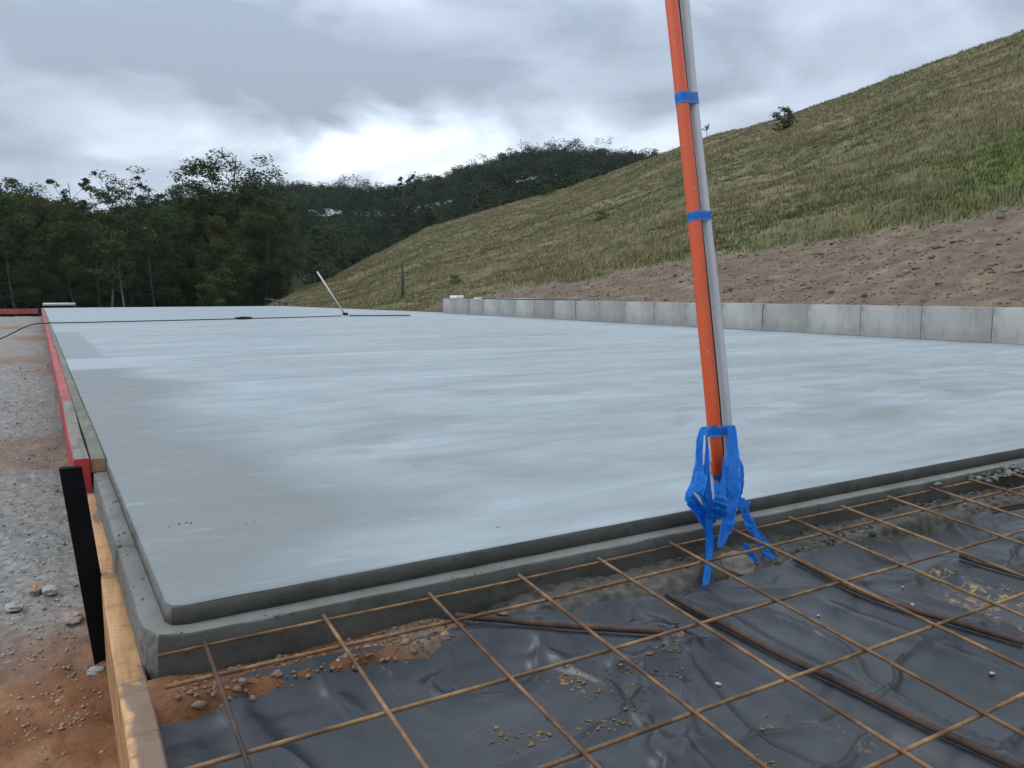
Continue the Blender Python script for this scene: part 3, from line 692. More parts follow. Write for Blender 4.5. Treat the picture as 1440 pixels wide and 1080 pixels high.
bpy.data.objects['clay_crumbs']['kind'] = 'stuff'
pe = scatter_px([(772, 988), (670, 1060), (1211, 841), (1283, 845), (1395, 937), (1150, 862), (1238, 843), (475, 925), (1010, 955), (1270, 826)], 0.001, 1, (0.003, 0.0045), 0.002)
for i, p in enumerate(pe):
    o = lumps('pebble', [p], T['stone'], None, None, True, 2, np.array([[1.0, 0, 0]])); tag(o, 'small pale pebble resting on the black membrane', 'pebble', 'pale pebbles on the membrane')

# rubble between slab and membrane
rb = []
for i in range(2600):
    x = 0.12+rs.rand()*3.0; yb = float(np.interp(x, mbx, mby)); y = yb-0.03+rs.rand()*max(Y0-0.045-yb+0.03, 0.02)
    rb.append((x, y, float(terrain(np.array([x]), np.array([y]))[0])+0.001, rs.uniform(0.001, 0.0052)*(1.7 if rs.rand() < 0.12 else 1)))
rt_ = np.stack([rs.rand(len(rb)), np.array([(0.9 if (s[0] < 0.62+0.1*rs.randn()) else 0.05) for s in rb])*rs.uniform(0.5, 1, len(rb)), np.zeros(len(rb))], 1)
tag(lumps('rubble', rb, T['rubble'], 'stuff', None, True, 1, rt_), kind='stuff')
def slurry():
    nx, ny = 520, 44; xs = 0.55+np.linspace(0, 1, nx)**1.15*3.2; v = np.linspace(0, 1, ny)
    yb = np.interp(xs, mbx, mby)-0.05; X = np.repeat(xs[None], ny, 0); Y = (Y0-0.038)+(yb[None]-(Y0-0.038))*v[:, None]
    blk_ = np.abs(fbm(X*16, Y*22, 3, 81)); Z = -0.094+0.016*fbm(X*7, Y*9, 3, 80)+0.022*np.clip(0.35-blk_, 0, 1)*sstep(-0.1, 0.4, fbm(X*5, Y*5, 2, 83))+0.004*fbm(X*70, Y*70, 2, 82)
    Z -= 0.05*np.clip(sstep(0.10, 0.04, np.abs(X-1.19))*sstep(0.06, 0.02, np.abs(Y-1.135))+sstep(0.16, 0.09, np.abs(X-1.87))*sstep(0.06, 0.03, np.abs(Y-1.135)), 0, 1)
    Z -= 0.05*sstep(0.75, 0.55, X)+0.06*sstep(0.55, 1.0, v)[:, None]; Z = np.minimum(Z, -0.072)
    idx = np.arange(nx*ny).reshape(ny, nx); q = np.stack([idx[:-1, :-1], idx[1:, :-1], idx[1:, 1:], idx[:-1, 1:]], -1).reshape(-1, 4)
    return np_mesh('spilled_concrete', np.stack([X.ravel(), Y.ravel(), Z.ravel()], 1), q, 4, False)
tag(put('spilled_concrete', slurry(), T['spill']), kind='structure')
SL = bpy.data.objects['spilled_concrete'].data; sv = np.empty(len(SL.vertices)*3, np.float32); SL.vertices.foreach_get('co', sv); sv = sv.reshape(-1, 3)
pick = rs.randint(0, len(sv), 2600); pk = sv[pick]; pk = pk[(fbm(pk[:, 0]*5, pk[:, 1]*9, 3, 90) > -0.05)]
szs = rs.uniform(0.0015, 0.0055, len(pk))*np.where(rs.rand(len(pk)) < 0.1, 2.2, 1)
tag(lumps('rubble', np.concatenate([pk+[0, 0, 0.001], szs[:, None]], 1), T['rubble'], 'stuff', None, True, 1, np.stack([rs.rand(len(pk))**2, 0.1*rs.rand(len(pk)), np.zeros(len(pk))], 1)), kind='stuff')
def rock(px, py, z, size, label, mat, tone, name='rock', sq=0.6, rotz=0.0):
    p = on_z(px, py, z); bm = bmesh.new(); bmesh.ops.create_icosphere(bm, subdivisions=4, radius=1)
    sd = px*0.37
    for v in bm.verts:
        c = v.co.copy(); k = mnoise.noise(c*1.1+Vector((sd, 0, 0)))*0.5+mnoise.noise(c*2.6+Vector((sd, 4, 0)))*0.2+mnoise.noise(c*7+Vector((sd, 4, 0)))*0.05
        v.co = c*(0.85+k); v.co = Vector((max(-0.8, min(0.8, v.co.x)), v.co.y, v.co.z*sq))*size
    me = bm_mesh(name, bm, True); at = me.attributes.new('tone', 'FLOAT_COLOR', 'POINT'); at.data.foreach_set('color', np.tile(np.array([*tone, 1], np.float32), len(me.vertices)))
    o = put(name, me, mat); o.location = (p.x, p.y, p.z); o.rotation_euler = (0, 0, rotz); return tag(o, label, 'rock')
rock(1028, 796, -0.105, 0.055, 'rough grey rock in the gap behind the blue tape strip', T['rubble'], (0.8, 0.15, 0))
rock(1395, 668, -0.08, 0.045, 'lump of broken concrete on the ledge at the far right', T['rubble'], (0.6, 0, 0))
rock(1085, 735, -0.075, 0.03, 'broken edge of concrete right of the blue tape loop', T['damp'], (0.6, 0, 0))

# ------------------------------------------------------------------ conduits and blue tape
YB = 1.232
def depth_pt(px, py, y): return on_y(px, py, y)
ypix = np.array([-60, 0, 140, 305, 420, 560, 640, 690, 760]); 
ox = np.array([937, 944, 959, 976, 987, 1000.5, 1007, 1012, 1018]); wx_ = np.array([955.5, 962, 974.5, 992, 1005, 1019, 1025, 1029, 1033])
def ydep(py): return 1.232+0.30*np.clip((700-py)/760, 0, 2)**1.2
cond = tag(empty('conduit_bundle', on_y(1014, 745, YB)), 'leaning orange and grey conduits bound together with blue tape', 'conduit'); CO = Vector(cond.location)
def cline(xs, off):
    P = [on_y(x, y, ydep(y)+off+float(np.interp(y, [560, 640, 690, 760], [0, 0.015, 0.055, 0.115]))) for x, y in zip(xs, ypix)]
    d = (P[0]-P[1]).normalized(); return [p-CO for p in [P[0]+d*1.2, P[0]+d*0.6]+P]
PO = smooth_pts(cline(ox, 0.0), 6); PW = smooth_pts(cline(wx_, 0.012), 6)
PK = [a.lerp(b, 0.52)+Vector((0, 0.0, 0)) for a, b in zip(PO, PW)]
tube('orange_conduit', PO, 0.0155, T['orange'], cond, 20); tube('grey_conduit', PW, 0.0125, T['white'], cond, 20)
tube('dark_gap', PK, 0.004, T['blackp'], cond, 8)  # black rod added to draw the shaded gap between the conduits
def at_py(P, py):
    best = min(range(len(P)), key=lambda i: abs(float(np.dot(np.array(P[i]+CO)-[0, 0, CAMZ], up)/np.dot(np.array(P[i]+CO)-[0, 0, CAMZ], fw))*-F+540-py)); return best
def wrap(py, h, tilt=0.0):
    i = at_py(PO, py); a, b = PO[i], PW[i]; t = (PO[i-1]-PO[min(i+1, len(PO)-1)]).normalized(); ac = (b-a); ac = (ac-t*ac.dot(t)); u = ac.normalized(); w = t.cross(u)
    bm = bmesh.new(); rows = []
    for k in range(-2, 3):
        ring = []
        for j in range(28):
            th = 2*math.pi*j/28; c, s_ = math.cos(th), math.sin(th)
            cen = a if c < 0 else b; rad = (0.0162 if c < 0 else 0.0132)+0.0005*mnoise.noise(Vector((j*0.8, k*0.9, py)))
            ring.append(bm.verts.new(cen+u*c*rad+w*s_*rad+t*(h*k/4+tilt*c)))
        rows.append(ring)
    for r0, r1 in zip(rows, rows[1:]):
        for j in range(28): bm.faces.new((r0[j], r0[(j+1) % 28], r1[(j+1) % 28], r1[j]))
    bmesh.ops.solidify(bm, geom=bm.faces[:], thickness=-0.0006)
    return put('tape_band', bm_mesh('tape_band', bm, True), T['blue'], cond)
wrap(144, 0.028, 0.001); wrap(307, 0.022, 0.003); wrap(606, 0.024, 0.0); wrap(662, 0.012)
rtv = Vector(rt)
def strand(name, pix, w, label_mat, dy=0.0, twist=None, y0=None, lab=None):
    P = [on_y(px, py, (y0 if y0 else ydep(py))+dd) for px, py, dd in pix]
    P = smooth_pts(P, 8); n = len(P)
    sides = []; tw = twist or [0]*len(pix)
    for i in range(n):
        a = np.interp(i/(n-1), np.linspace(0, 1, len(tw)), tw); sides.append(rtv*math.cos(a)+Vector(fw)*math.sin(a))
    ws = [float(np.interp(i/(n-1), np.linspace(0, 1, len(w)), w)) for i in range(n)]
    return ribbon(name, [p-CO for p in P], ws, sides, T[label_mat], cond)
strand('tape_strip', [(1004, 601, -0.016), (991, 602, -0.019), (985, 625, -0.026), (986, 650, -0.03), (982, 680, -0.035), (975, 702, -0.038), (985, 722, -0.034), (993, 742, -0.03)], [0.026, 0.022, 0.020, 0.030, 0.042, 0.034, 0.014], 'blue', twist=[0.5, 0.2, -0.2, 0.3, 0.5])
strand('tape_strip', [(993, 612, -0.030), (995, 660, -0.040), (996, 720, -0.045), (998, 770, -0.05), (996, 800, -0.06), (991, 826, -0.075)], [0.010, 0.015, 0.019, 0.020, 0.020, 0.018], 'blue', twist=[0.9, 0.3, 0, 0.1, 0.2])
strand('tape_strip', [(1029, 598, -0.020), (1031, 640, -0.026), (1030, 680, -0.034), (1026, 715, -0.038), (1021, 745, -0.042), (1012, 770, -0.048)], [0.018, 0.028, 0.036, 0.034, 0.030, 0.016], 'blue', twist=[0.2, -0.2, 0.1, 0.3])
strand('tape_strip', [(1031, 606, -0.01), (1036, 640, -0.012), (1041, 664, -0.016), (1039, 690, -0.02), (1035, 716, -0.015)], [0.010, 0.014, 0.020, 0.024, 0.012], 'blue', twist=[0.6, 0.2, 0.6])
strand('tape_strip', [(1002, 676, -0.028), (1004, 700, -0.042), (1009, 716, -0.046), (1012, 728, -0.04)], [0.02, 0.055, 0.050, 0.025], 'blue', twist=[0.2, 0.0, -0.2])
strand('tape_strip', [(979, 692, -0.045), (990, 706, -0.054), (998, 722, -0.052), (1004, 736, -0.046)], [0.014, 0.022, 0.024, 0.010], 'blue', twist=[-0.6, 0.5, 0.2])
strand('tape_strip', [(1018, 640, -0.03), (1018, 670, -0.036), (1016, 700, -0.046), (1018, 724, -0.05)], [0.004, 0.014, 0.024, 0.018], 'blue', twist=[0.5, 0.2, 0.6])
strand('tape_strip', [(1043, 700, -0.002), (1048, 720, -0.012), (1056, 740, -0.022), (1068, 756, -0.035), (1082, 768, -0.05)], [0.016, 0.020, 0.026, 0.026, 0.016], 'blue', twist=[0.4, 0.1, 0.5])
strand('tape_strip', [(1055, 704, 0.0), (1050, 716, -0.01), (1046, 728, -0.01)], [0.012, 0.022, 0.012], 'blue', twist=[0.5, 0.9, 0.3])
strand('tape_strip', [(1060, 742, -0.03), (1070, 762, -0.045), (1082, 782, -0.06), (1089, 799, -0.07)], [0.016, 0.022, 0.032, 0.026], 'blue', twist=[0.1, 0.3, 0.2])
strand('tape_strip', [(1046, 764, -0.058), (1058, 782, -0.065), (1070, 798, -0.075), (1082, 801, -0.08)], [0.012, 0.018, 0.028, 0.016], 'blue', twist=[0.3, 0.1, 0.4])
strand('tape_edge', [(991, 611, -0.042), (990, 634, -0.046), (989, 655, -0.046)], [0.005, 0.006, 0.003], 'wstrip', twist=[0.1, 0.1])  # thin white strips laid over the blue tape
strand('tape_edge', [(996.5, 614, -0.034), (998, 634, -0.036), (1000, 650, -0.034)], [0.003, 0.006, 0.004], 'wstrip', twist=[0.1, 0.1])
strand('tape_edge', [(1000, 666, -0.048), (1002, 686, -0.05), (1003, 703, -0.052)], [0.006, 0.007, 0.004], 'wstrip', twist=[0.1, 0.1])
strand('tape_edge', [(976, 692, -0.062), (981, 698, -0.063), (988, 710, -0.062)], [0.005, 0.010, 0.003], 'wstrip', twist=[0.4, 0.1])

# ------------------------------------------------------------------ tools lying on the far part of the slab
cable = [(-1.15, 14.0, -0.27), (-0.8, 14.15, -0.2), (-0.42, 14.35, -0.01), (-0.16, 14.48, 0.022), (0.1, 14.55, 0.02), (1.5, 15.0, 0.014), (3.05, 15.4, 0.014), (4.6, 15.9, 0.014), (5.2, 16.1, 0.02)]
ct = tag(empty('float_pole', (3.05, 15.4, 0.014)), 'long thin dark pole laid across the far part of the slab', 'pole')
o = tube('pole_tube', smooth_pts([Vector(p)-ct.location for p in cable], 6), 0.009, T['blackp'], ct, 8)
tube('joint', [(-0.16, -0.03, 0.012), (0.0, 0.0, 0.012), (0.16, 0.04, 0.012)], [0.018, 0.032, 0.018], T['blackp'], ct, 8)
bf = tag(empty('bull_float', (5.4, 16.2, 0)), 'bull float with a leaning pale handle and a dark blade on the slab', 'bull float')
tp = on_y(446, 382, 16.6); bs = Vector((5.30, 16.2, 0.05))
tube('handle', [bs-bf.location, tp-bf.location], 0.017, T['alu'], bf, 8)
bm = bmesh.new(); box(bm, (-0.05, -0.16, 0.012), (1.25, 0.0, 0.03), 0.004); o = put('blade', bm_mesh('blade', bm), T['blackp'], bf); o.rotation_euler = (0, 0, R(-22)); o.location = (0.05, 0, 0)
bm = bmesh.new(); box(bm, (-0.04, -0.05, 0.0), (0.06, 0.05, 0.06), 0.008); o = put('bracket', bm_mesh('bracket', bm), T['blackp'], bf); o.location = (-0.1, 0, 0.022)
tag(tube('pipe', [(-0.45, 32.2, 0.10), (0.55, 32.4, 0.10)], 0.05, T['alu']), 'short pale pipe beyond the far left corner of the slab', 'pipe')

# ------------------------------------------------------------------ loose stones and clods
st = []
for i in range(7500):
    y = 1.55+rs.rand()**1.7*9; x = xl(y)-0.10-rs.rand()*(0.25+y*0.35)
    if y < 1.9 and rs.rand() < 0.6: continue
    st.append((x, y, 0, rs.uniform(0.0014, 0.0042)*(2.0 if rs.rand() < 0.05 else 1)*(1+0.10*y)))
for i in range(500):
    x = 0.03-rs.rand()*0.55; y = 1.05+rs.rand()*0.7; st.append((x, y, 0, rs.uniform(0.001, 0.0042)))
st = np.array(st); st[:, 2] = terrain(st[:, 0], st[:, 1])+st[:, 3]*0.25
tn = np.stack([rs.rand(len(st)), np.where(st[:, 1] < 1.95+0.15*rs.randn(len(st)), 0.75, (rs.rand(len(st)) < 0.10)*0.7), np.zeros(len(st))], 1)
lumps('gravel', st, T['stone'], 'stuff', None, True, 1, tn)
rock(52, 828, -0.285, 0.024, 'rounded orange stone on the gravel left of the black stake', T['stone'], (0.7, 0.9, 0), 'stone', 0.7)
rock(70, 831, -0.288, 0.022, 'grey stone beside the rounded orange stone', T['stone'], (0.55, 0, 0), 'stone', 0.6)
rock(104, 868, -0.285, 0.024, 'ochre stone close to the foot of the black stake', T['stone'], (0.9, 0.6, 0), 'stone', 0.6)
rock(20, 852, -0.29, 0.026, 'flat bluish grey stone at the left edge of the photo', T['stone'], (0.5, 0, 0), 'stone', 0.4)
rock(134, 942, -0.292, 0.02, 'small flat grey stone at the foot of the black stake', T['stone'], (0.5, 0, 0), 'stone', 0.4)
n = 9000; yy = rs.uniform(-1, 21, n); dd = rs.rand(n)**1.2*5.6; xx = 9.05+0.02*yy+dd
zz = zones(xx, yy); k = (zz[:, 2] > 0.35); xx, yy = xx[k], yy[k]
sz = rs.uniform(0.006, 0.024, len(xx))*np.where(rs.rand(len(xx)) < 0.07, 2.4, 1)
lumps('clods', np.stack([xx, yy, terrain(xx, yy)+sz*0.1, sz], 1), T['clod'], 'stuff', None, True, 1, np.stack([rs.rand(len(xx)), np.zeros(len(xx)), np.zeros(len(xx))], 1))

# ------------------------------------------------------------------ grass on the hill
def grass(n, seed):
    r_ = np.random.RandomState(seed)
    az = np.radians(r_.uniform(11, 67, n)); rr = 10+95*r_.rand(n)**1.25
    x, y = rr*np.sin(az), rr*np.cos(az); _, _, rc, _, t = hill_parts(x, y); zn = zones(x, y)
    k = (r_.rand(n) < zn[:, 1]**2*(0.35+0.65*(fbm(x*0.5, y*0.5, 3, 71) > -0.25)))*(rr < rc+1.5)*((y < 31)+(x > 5)).astype(bool); k = k.astype(bool)
    x, y, rr, zn = x[k], y[k], rr[k], zn[k]; n = len(x); z = terrain(x, y)
    nb = 6; d = np.clip(rr/45, 0.6, 1.6)
    patch = fbm(x*0.22, y*0.22, 4, 73)+0.35*fbm(x*1.1, y*1.1, 2, 75); dry = sstep(-0.6, 0.25, patch+0.25*r_.randn(n))
    dry = dry*np.clip(1-1.2*np.minimum(zn[:, 3], 1), 0, 1)
    ca = np.array([0.085, 0.095, 0.030]); cb = np.array([0.265, 0.222, 0.115])
    col = ca+(cb-ca)*dry[:, None]; col *= r_.uniform(0.65, 1.2, n)[:, None]
    col[:, 1] *= 1+0.15*np.minimum(zn[:, 3], 1)
    h = r_.uniform(0.04, 0.14, n)*(0.8+0.5*dry); V = []; 
    for b in range(nb):
        a = r_.uniform(0, 6.28, n); lean = r_.uniform(0.15, 0.9, n)*h; w = 0.014*d*r_.uniform(0.7, 1.6, n); o = 0.09*r_.randn(n, 2)
        bx, by = x+o[:, 0], y+o[:, 1]; dx, dy = np.cos(a), np.sin(a)
        V.append(np.stack([np.stack([bx-dy*w, by+dx*w, z-0.03], 1), np.stack([bx+dy*w, by-dx*w, z-0.03], 1), np.stack([bx+dx*lean, by+dy*lean, z+h*r_.uniform(0.6, 1.2, n)], 1)], 1))
    V = np.stack(V, 1).reshape(-1, 3); colv = np.repeat(col, nb*3, 0)
    return np_mesh('grass', V, np.arange(len(V)).reshape(-1, 3), 3, False, {'tone': colv})
tag(put('grass', grass(150000, 5), T['grass']), kind='stuff')

# ------------------------------------------------------------------ trees
def leaf_quads(cen, rad, n, size, r_, tone, flat=0.55):
    """n leaf quads spread round clump centres; returns vertices and per-vertex tone"""
    k = r_.randint(0, len(cen), n); u = r_.randn(n, 3); u /= np.linalg.norm(u, axis=1)[:, None]; u *= (r_.rand(n)**0.45)[:, None]
    P = cen[k]+u*rad[k][:, None]*np.array([1, 1, flat])
    a = r_.randn(n, 3); a[:, 2] *= 0.5; a /= np.linalg.norm(a, axis=1)[:, None]; b = np.cross(a, r_.randn(n, 3)); b /= np.linalg.norm(b, axis=1)[:, None]
    s = size*r_.uniform(0.5, 1.3, n)[:, None]
    q = np.stack([P-a*s, P-b*s*0.45, P+a*s, P+b*s*0.45], 1).reshape(-1, 3)
    t = np.clip(tone[k]+0.22*r_.randn(n), 0, 1); return q, np.repeat(t, 4)
def make_tree(kind, H, Wd, seed, nleaf, size, leafm, barkm, bare=0.35):
    """returns trunk mesh and crown mesh, base at the origin"""
    r_ = np.random.RandomState(seed); V = []; Fq = []
    def add(P, rad, seg=6):
        v, f, c = tube_np(P, rad, seg); o = len(V); V.extend(v); Fq.extend([tuple(i+o for i in q) for q in f])
    bend = r_.randn(2)*0.04*H
    def axis(t): return Vector((bend[0]*math.sin(t*2.5), bend[1]*math.sin(t*2.1), H*t))
    tr = 0.012*H+0.04
    add([axis(t) for t in np.linspace(-0.03, 0.93, 9)], [tr*(1-0.85*t) for t in np.linspace(0, 1, 9)], 7)
    cen = []; rad = []
    nl = {'dense': 26, 'open': 24, 'umbrella': 14, 'spindly': 9, 'conical': 24}[kind]
    for i in range(nl):
        f = (i+r_.rand())/nl
        if kind == 'dense': t = bare+(0.95-bare)*f; ext = Wd*0.5*(math.sin(math.pi*min(1, 0.18+0.78*f))**0.6)*r_.uniform(0.55, 1.1)
        elif kind == 'conical': t = 0.12+0.86*f; ext = Wd*0.5*(1.05-f)*r_.uniform(0.7, 1.1)
        elif kind == 'open': t = bare+(0.92-bare)*f; ext = Wd*0.5*(0.35+0.65*math.sin(math.pi*(0.15+0.8*f)))*r_.uniform(0.5, 1.15)
        elif kind == 'umbrella': t = 0.70+0.27*f; ext = Wd*0.5*(1.15-0.75*f)*r_.uniform(0.6, 1.1)
        else: t = 0.45+0.55*f; ext = Wd*0.5*r_.uniform(0.3, 1.0)
        a = r_.uniform(0, 6.28) if kind != 'spindly' else i*2.4; p0 = axis(t*0.82 if kind != 'umbrella' else t*0.75)
        p1 = axis(t)+Vector((math.cos(a)*ext, math.sin(a)*ext, 0.04*H*r_.randn()*0.5))
        pm = p0.lerp(p1, 0.5)+Vector((0, 0, -0.02*H*r_.rand()))
        add([p0, pm, p1], [tr*0.38*(1-0.7*t), tr*0.25*(1-0.7*t), tr*0.1], 5)
        m = {'dense': 4, 'open': 3, 'umbrella': 3, 'spindly': 5, 'conical': 3}[kind]
        for j in range(m):
            q = p0.lerp(p1, 0.55+0.5*j/max(1, m-1)); cen.append(np.array(q)+r_.randn(3)*0.035*Wd)
            rad.append(Wd*{'dense': 0.15, 'open': 0.095, 'umbrella': 0.10, 'spindly': 0.05, 'conical': 0.12}[kind]*r_.uniform(0.6, 1.25))
    cen = np.array(cen); rad = np.array(rad); tone = np.clip(r_.uniform(0.0, 0.85, len(cen)), 0, 1)
    q, t = leaf_quads(cen, rad, nleaf, size, r_, tone, 0.6 if kind != 'umbrella' else 0.42)
    tm = bpy.data.meshes.new('trunk'); tm.from_pydata(V, [], Fq); tm.update(); tm.materials.append(barkm)
    tm.polygons.foreach_set('use_smooth', np.ones(len(tm.polygons), bool))
    cmh = np_mesh('crown', q, np.arange(len(q)).reshape(-1, 4), 4, False, {'tone': t}); cmh.materials.append(leafm)
    return tm, cmh
def plant_tree(proto, x, y, rz, sc, label, cat='tree', name='tree', group=None, z=None, dz=-0.15):
    tm, cmh = proto; e = empty(name, (x, y, float(terrain(np.array([x]), np.array([y]))[0])+dz if z is None else z)); e.rotation_euler = (0, 0, rz); e.scale = (sc, sc, sc)
    a = bpy.data.objects.new('trunk', tm); C.objects.link(a); a.parent = e
    b = bpy.data.objects.new('crown', cmh); C.objects.link(b); b.parent = e
    return tag(e, label, cat, group)
PD = [make_tree('dense', 15, 8.0, 100+i, 17000, 0.155, [T['leaf'], T['leaf2'], T['leaf'], T['leaf3'], T['leaf']][i], T['bark'], [0.2, 0.22, 0.12, 0.16, 0.1][i]) for i in range(5)]
PO_ = [make_tree('open', 16, 7.0, 200+i, 8000, 0.15, [T['leaf'], T['leaf2']][i], T['bark'], 0.45) for i in range(2)]
def spot(px, r):
    a = az_tan(px, 412)[0]; return r*math.sin(a), r*math.cos(a)
def top_scale(px, py, r, H, dz=0.0):
    """size that brings a tree of height H at range r up to the height seen in the photograph"""
    x, y = spot(px, r); z0 = float(terrain(np.array([x]), np.array([y]))[0])-0.15
    return (az_tan(px, py)[1]*r+CAMZ-z0)/H
sky_x = [-200, -120, -60, 0, 45, 90, 130, 160, 200, 250, 300, 345, 385, 410]; sky_y = [255, 252, 258, 256, 256, 262, 282, 278, 270, 266, 262, 252, 258, 300]
i = 0
for row, (r0, f, n) in enumerate(((78, 0.80, 15), (86, 0.93, 13), (94, 1.0, 13), (103, 1.03, 12))):
    for k in range(n):
        px = -190+(590*(k+0.5)/n)+rnd.uniform(-14, 14)
        if row == 0 and px > 375: continue
        r = r0+rnd.uniform(-3, 3); py = np.interp(px, sky_x, sky_y); py = 412-(412-py)*f*rnd.uniform(0.9, 1.0)
        x, y = spot(px, r); plant_tree(PD[(i*3+row) % 5], x, y, rnd.uniform(0, 6.28), top_scale(px, py, r, 15.2), 'dense dark green tree in the wood behind the far left end of the slab', group='trees in the dark wood'); i += 1
# emergent trees that stand out against the sky
def star(proto, px, py, r, H, label, rz=0.0):
    x, y = spot(px, r); return plant_tree(proto, x, y, rz, top_scale(px, py, r, H), label)
star(make_tree('open', 17, 13.5, 311, 11000, 0.16, T['leaf'], T['bark'], 0.50), 352, 208, 90, 16.8, 'tallest open crowned tree rising from the right part of the dark wood')
star(make_tree('umbrella', 16, 12, 302, 3000, 0.17, T['leaf2'], T['pale'], 0.6), 176, 240, 92, 15.8, 'flat topped umbrella shaped tree standing above the dark wood')
star(make_tree('umbrella', 15, 6.5, 303, 2300, 0.18, T['leaf2'], T['bark'], 0.6), 222, 256, 93, 14.9, 'small rounded tree top just right of the umbrella shaped tree')
star(make_tree('spindly', 16, 8.0, 304, 1500, 0.2, T['leaf'], T['bark'], 0.5), 98, 243, 92, 16.0, 'ragged half bare tree top above the left part of the dark wood')
star(make_tree('open', 15, 8.5, 305, 4600, 0.2, T['leaf2'], T['bark'], 0.5), 288, 258, 92, 15.0, 'broad open tree top left of the tallest tree in the wood')
star(make_tree('dense', 9, 6.5, 306, 7000, 0.2, T['leaf3'], T['bark'], 0.05), 305, 375, 72, 9.0, 'low bright green rounded tree at the foot of the wood')
star(make_tree('open', 13, 5.5, 307, 3800, 0.19, T['leaf3'], T['pale'], 0.42), 155, 318, 73, 13.0, 'slender pale trunked tree at the front of the dark wood', 1.0)
star(make_tree('open', 13, 5.0, 308, 3600, 0.19, T['leaf3'], T['pale'], 0.42), 176, 335, 72, 13.0, 'second slender pale trunked tree, just right of the first in front of the wood', 2.0)
star(make_tree('conical', 12, 6.0, 309, 6000, 0.2, T['leaf3'], T['bark'], 0.1), 443, 315, 108, 12.0, 'grey green conical tree behind the leaning handle of the bull float')
star(make_tree('spindly', 14, 5.0, 310, 1100, 0.26, T['leaff'], T['bark'], 0.4), 568, 240, 150, 14.2, 'thin ragged tree sticking up above the far wooded ridge')

def undergrowth(n, seed):
    r_ = np.random.RandomState(seed); px = r_.uniform(-260, 400, n); az = np.array([az_tan(p, 412)[0] for p in px]); rr = r_.uniform(80, 112, n)
    x, y = rr*np.sin(az), rr*np.cos(az); z = terrain(x, y, False); cen = np.stack([x, y, z+r_.uniform(0.5, 6.5, n)], 1)
    q, t = leaf_quads(cen, r_.uniform(0.8, 1.9, n), n*190, 0.18, r_, r_.uniform(0, 0.5, n), 0.7)
    return np_mesh('undergrowth', q, np.arange(len(q)).reshape(-1, 4), 4, False, {'tone': t})
tag(put('undergrowth', undergrowth(900, 8), T['leaf']), kind='stuff')
# far wooded ridges: one mass of trees
def far_wood(n, seed):
    r_ = np.random.RandomState(seed); Q = []; Tn = []
    az = r_.uniform(R(8), R(46), n); rr = np.sqrt(r_.uniform(112**2, 246**2, n))
    m2 = n//4; az[:m2] = r_.uniform(R(11), R(40), m2); rr[:m2] = r_.uniform(222, 242, m2)
    x, y = rr*np.sin(az), rr*np.cos(az); _, _, rc, _, _ = hill_parts(x, y)
    z = terrain(x, y, False)
    for i in range(n):
        if rr[i] < rc[i]+8 and az[i] > R(15): continue
        H = r_.uniform(6.0, 9.2)*(1.25 if r_.rand() < 0.06 else 1); wd = H*r_.uniform(0.45, 0.75); m = 12
        cen = np.stack([r_.randn(m)*wd*0.26, r_.randn(m)*wd*0.26, H*r_.uniform(0.42, 0.95, m)], 1)+[x[i], y[i], z[i]]
        tone = np.clip(r_.uniform(0, 0.75)+0.22*r_.randn(m), 0, 1)
        q, t = leaf_quads(cen, np.full(m, wd*0.25)*r_.uniform(0.6, 1.3, m), 850, 0.21, r_, tone, 0.8); Q.append(q); Tn.append(t)
    Q = np.concatenate(Q); return np_mesh('far_wood', Q, np.arange(len(Q)).reshape(-1, 4), 4, False, {'tone': np.concatenate(Tn)})
tag(put('far_wood', far_wood(1350, 3), T['leaff']), kind='stuff')

# shrubs and a post on the hill
def hill_pt(px, py):
    d = ray(px, py); hl = math.hypot(d[0], d[1]); best = None
    for r in np.geomspace(9, 130, 900):
        x, y = d[0]/hl*r, d[1]/hl*r
        if CAMZ+d[2]/hl*r <= float(terrain(np.array([x]), np.array([y]), False)[0]): return x, y, r
    return x, y, 100.0
SH = make_tree('dense', 1.6, 1.5, 401, 1500, 0.07, T['leaf'], T['bark'], 0.05)
def shrub(px, py_base, hpx, label, proto=SH, H=1.6):
    x, y, r = hill_pt(px, py_base); plant_tree(proto, x, y, px*0.1, hpx/F*r/H*0.98, label, 'shrub', 'shrub', None, None, -0.05)
shrub(1100, 182, 34, 'dark bushy shrub standing alone near the crest of the grassy hill')
SP = make_tree('umbrella', 1.8, 1.0, 402, 500, 0.06, T['leaf'], T['bark'], 0.5)
shrub(994, 196, 20, 'tiny thin tree on the crest just right of the conduits', SP, 1.8)
SG = make_tree('dense', 1.5, 2.2, 403, 1500, 0.07, T['leaf3'], T['bark'], 0.02)
shrub(845, 312, 16, 'low green shrub on the grassy slope left of the conduits', SG, 1.5)
shrub(770, 275, 16, 'green shrub where the far wood meets the grassy crest', SG, 1.5)
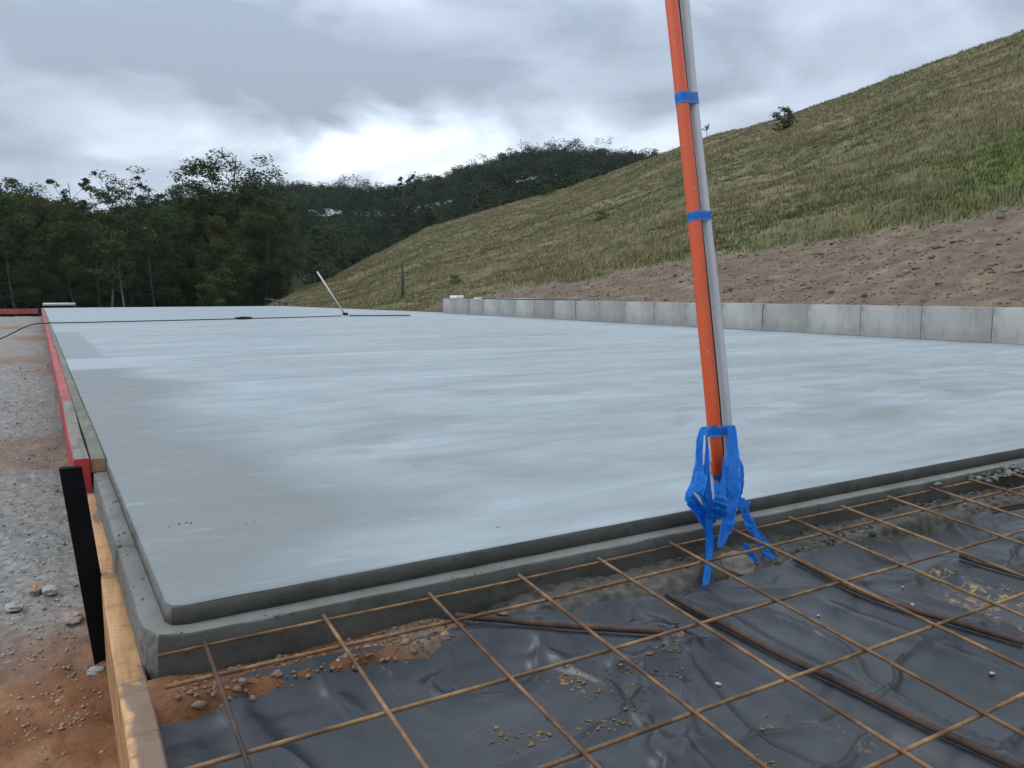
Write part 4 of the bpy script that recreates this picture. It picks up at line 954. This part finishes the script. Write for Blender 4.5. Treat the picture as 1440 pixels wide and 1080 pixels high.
shrub(640, 400, 14, 'low shrub at the bottom of the slope above the wall end', SG, 1.5)
x, y, r = hill_pt(566, 418); z = float(terrain(np.array([x]), np.array([y]))[0]); hh = 46/F*r
pt = tag(empty('fence_post', (x, y, z)), 'weathered thin post standing on the grass at the foot of the hill', 'post')
tube('post', [(0, 0, -0.2), (0.02, 0, hh*0.5), (0.0, 0, hh)], [0.06, 0.055, 0.045], T['bark'], pt, 7)
tube('rail_stub', [(-0.25, 0, hh*0.72), (0.28, 0, hh*0.76)], 0.02, T['bark'], pt, 6)
# heap of pale cut branches near the far corner of the slab
hp = tag(empty('branch_heap', (*spot(408, 44), -1.5)), 'heap of pale dead branches beyond the far edge of the slab', 'branch heap')
for i in range(26):
    a = rnd.uniform(0, 6.28); l = rnd.uniform(0.5, 1.3); e_ = rnd.uniform(0.1, 0.6); c = Vector((rnd.gauss(0, 0.5), rnd.gauss(0, 0.4), rnd.uniform(1.0, 1.55)))
    v = Vector((math.cos(a)*l, math.sin(a)*l*0.6, e_*l)); tube('branch', [c-v/2, c+Vector((0, 0, 0.05)), c+v/2], [0.045, 0.035, 0.015], T['pale'], hp, 5)
for i in range(10):
    c = Vector((rnd.gauss(0, 0.5), rnd.gauss(0, 0.4), 0)); tube('branch', [c, c+Vector((rnd.gauss(0, 0.3), 0, 1.3))], 0.05, T['pale'], hp, 5)

# ------------------------------------------------------------------ air
hm_ = bpy.data.materials.new('haze_air'); hm_.use_nodes = True; hn = hm_.node_tree; hn.nodes.clear()
pv = hn.nodes.new('ShaderNodeVolumePrincipled'); pv.inputs['Color'].default_value = (0.86, 0.92, 1, 1); pv.inputs['Density'].default_value = 0.00016
ho = hn.nodes.new('ShaderNodeOutputMaterial'); hn.links.new(pv.outputs[0], ho.inputs['Volume'])
bm = bmesh.new(); box(bm, (-1700, -1700, -70), (1700, 1700, 75))
tag(put('haze', bm_mesh('haze', bm), hm_), kind='stuff')

S.render.engine = 'CYCLES'
S.cycles.max_bounces = 6
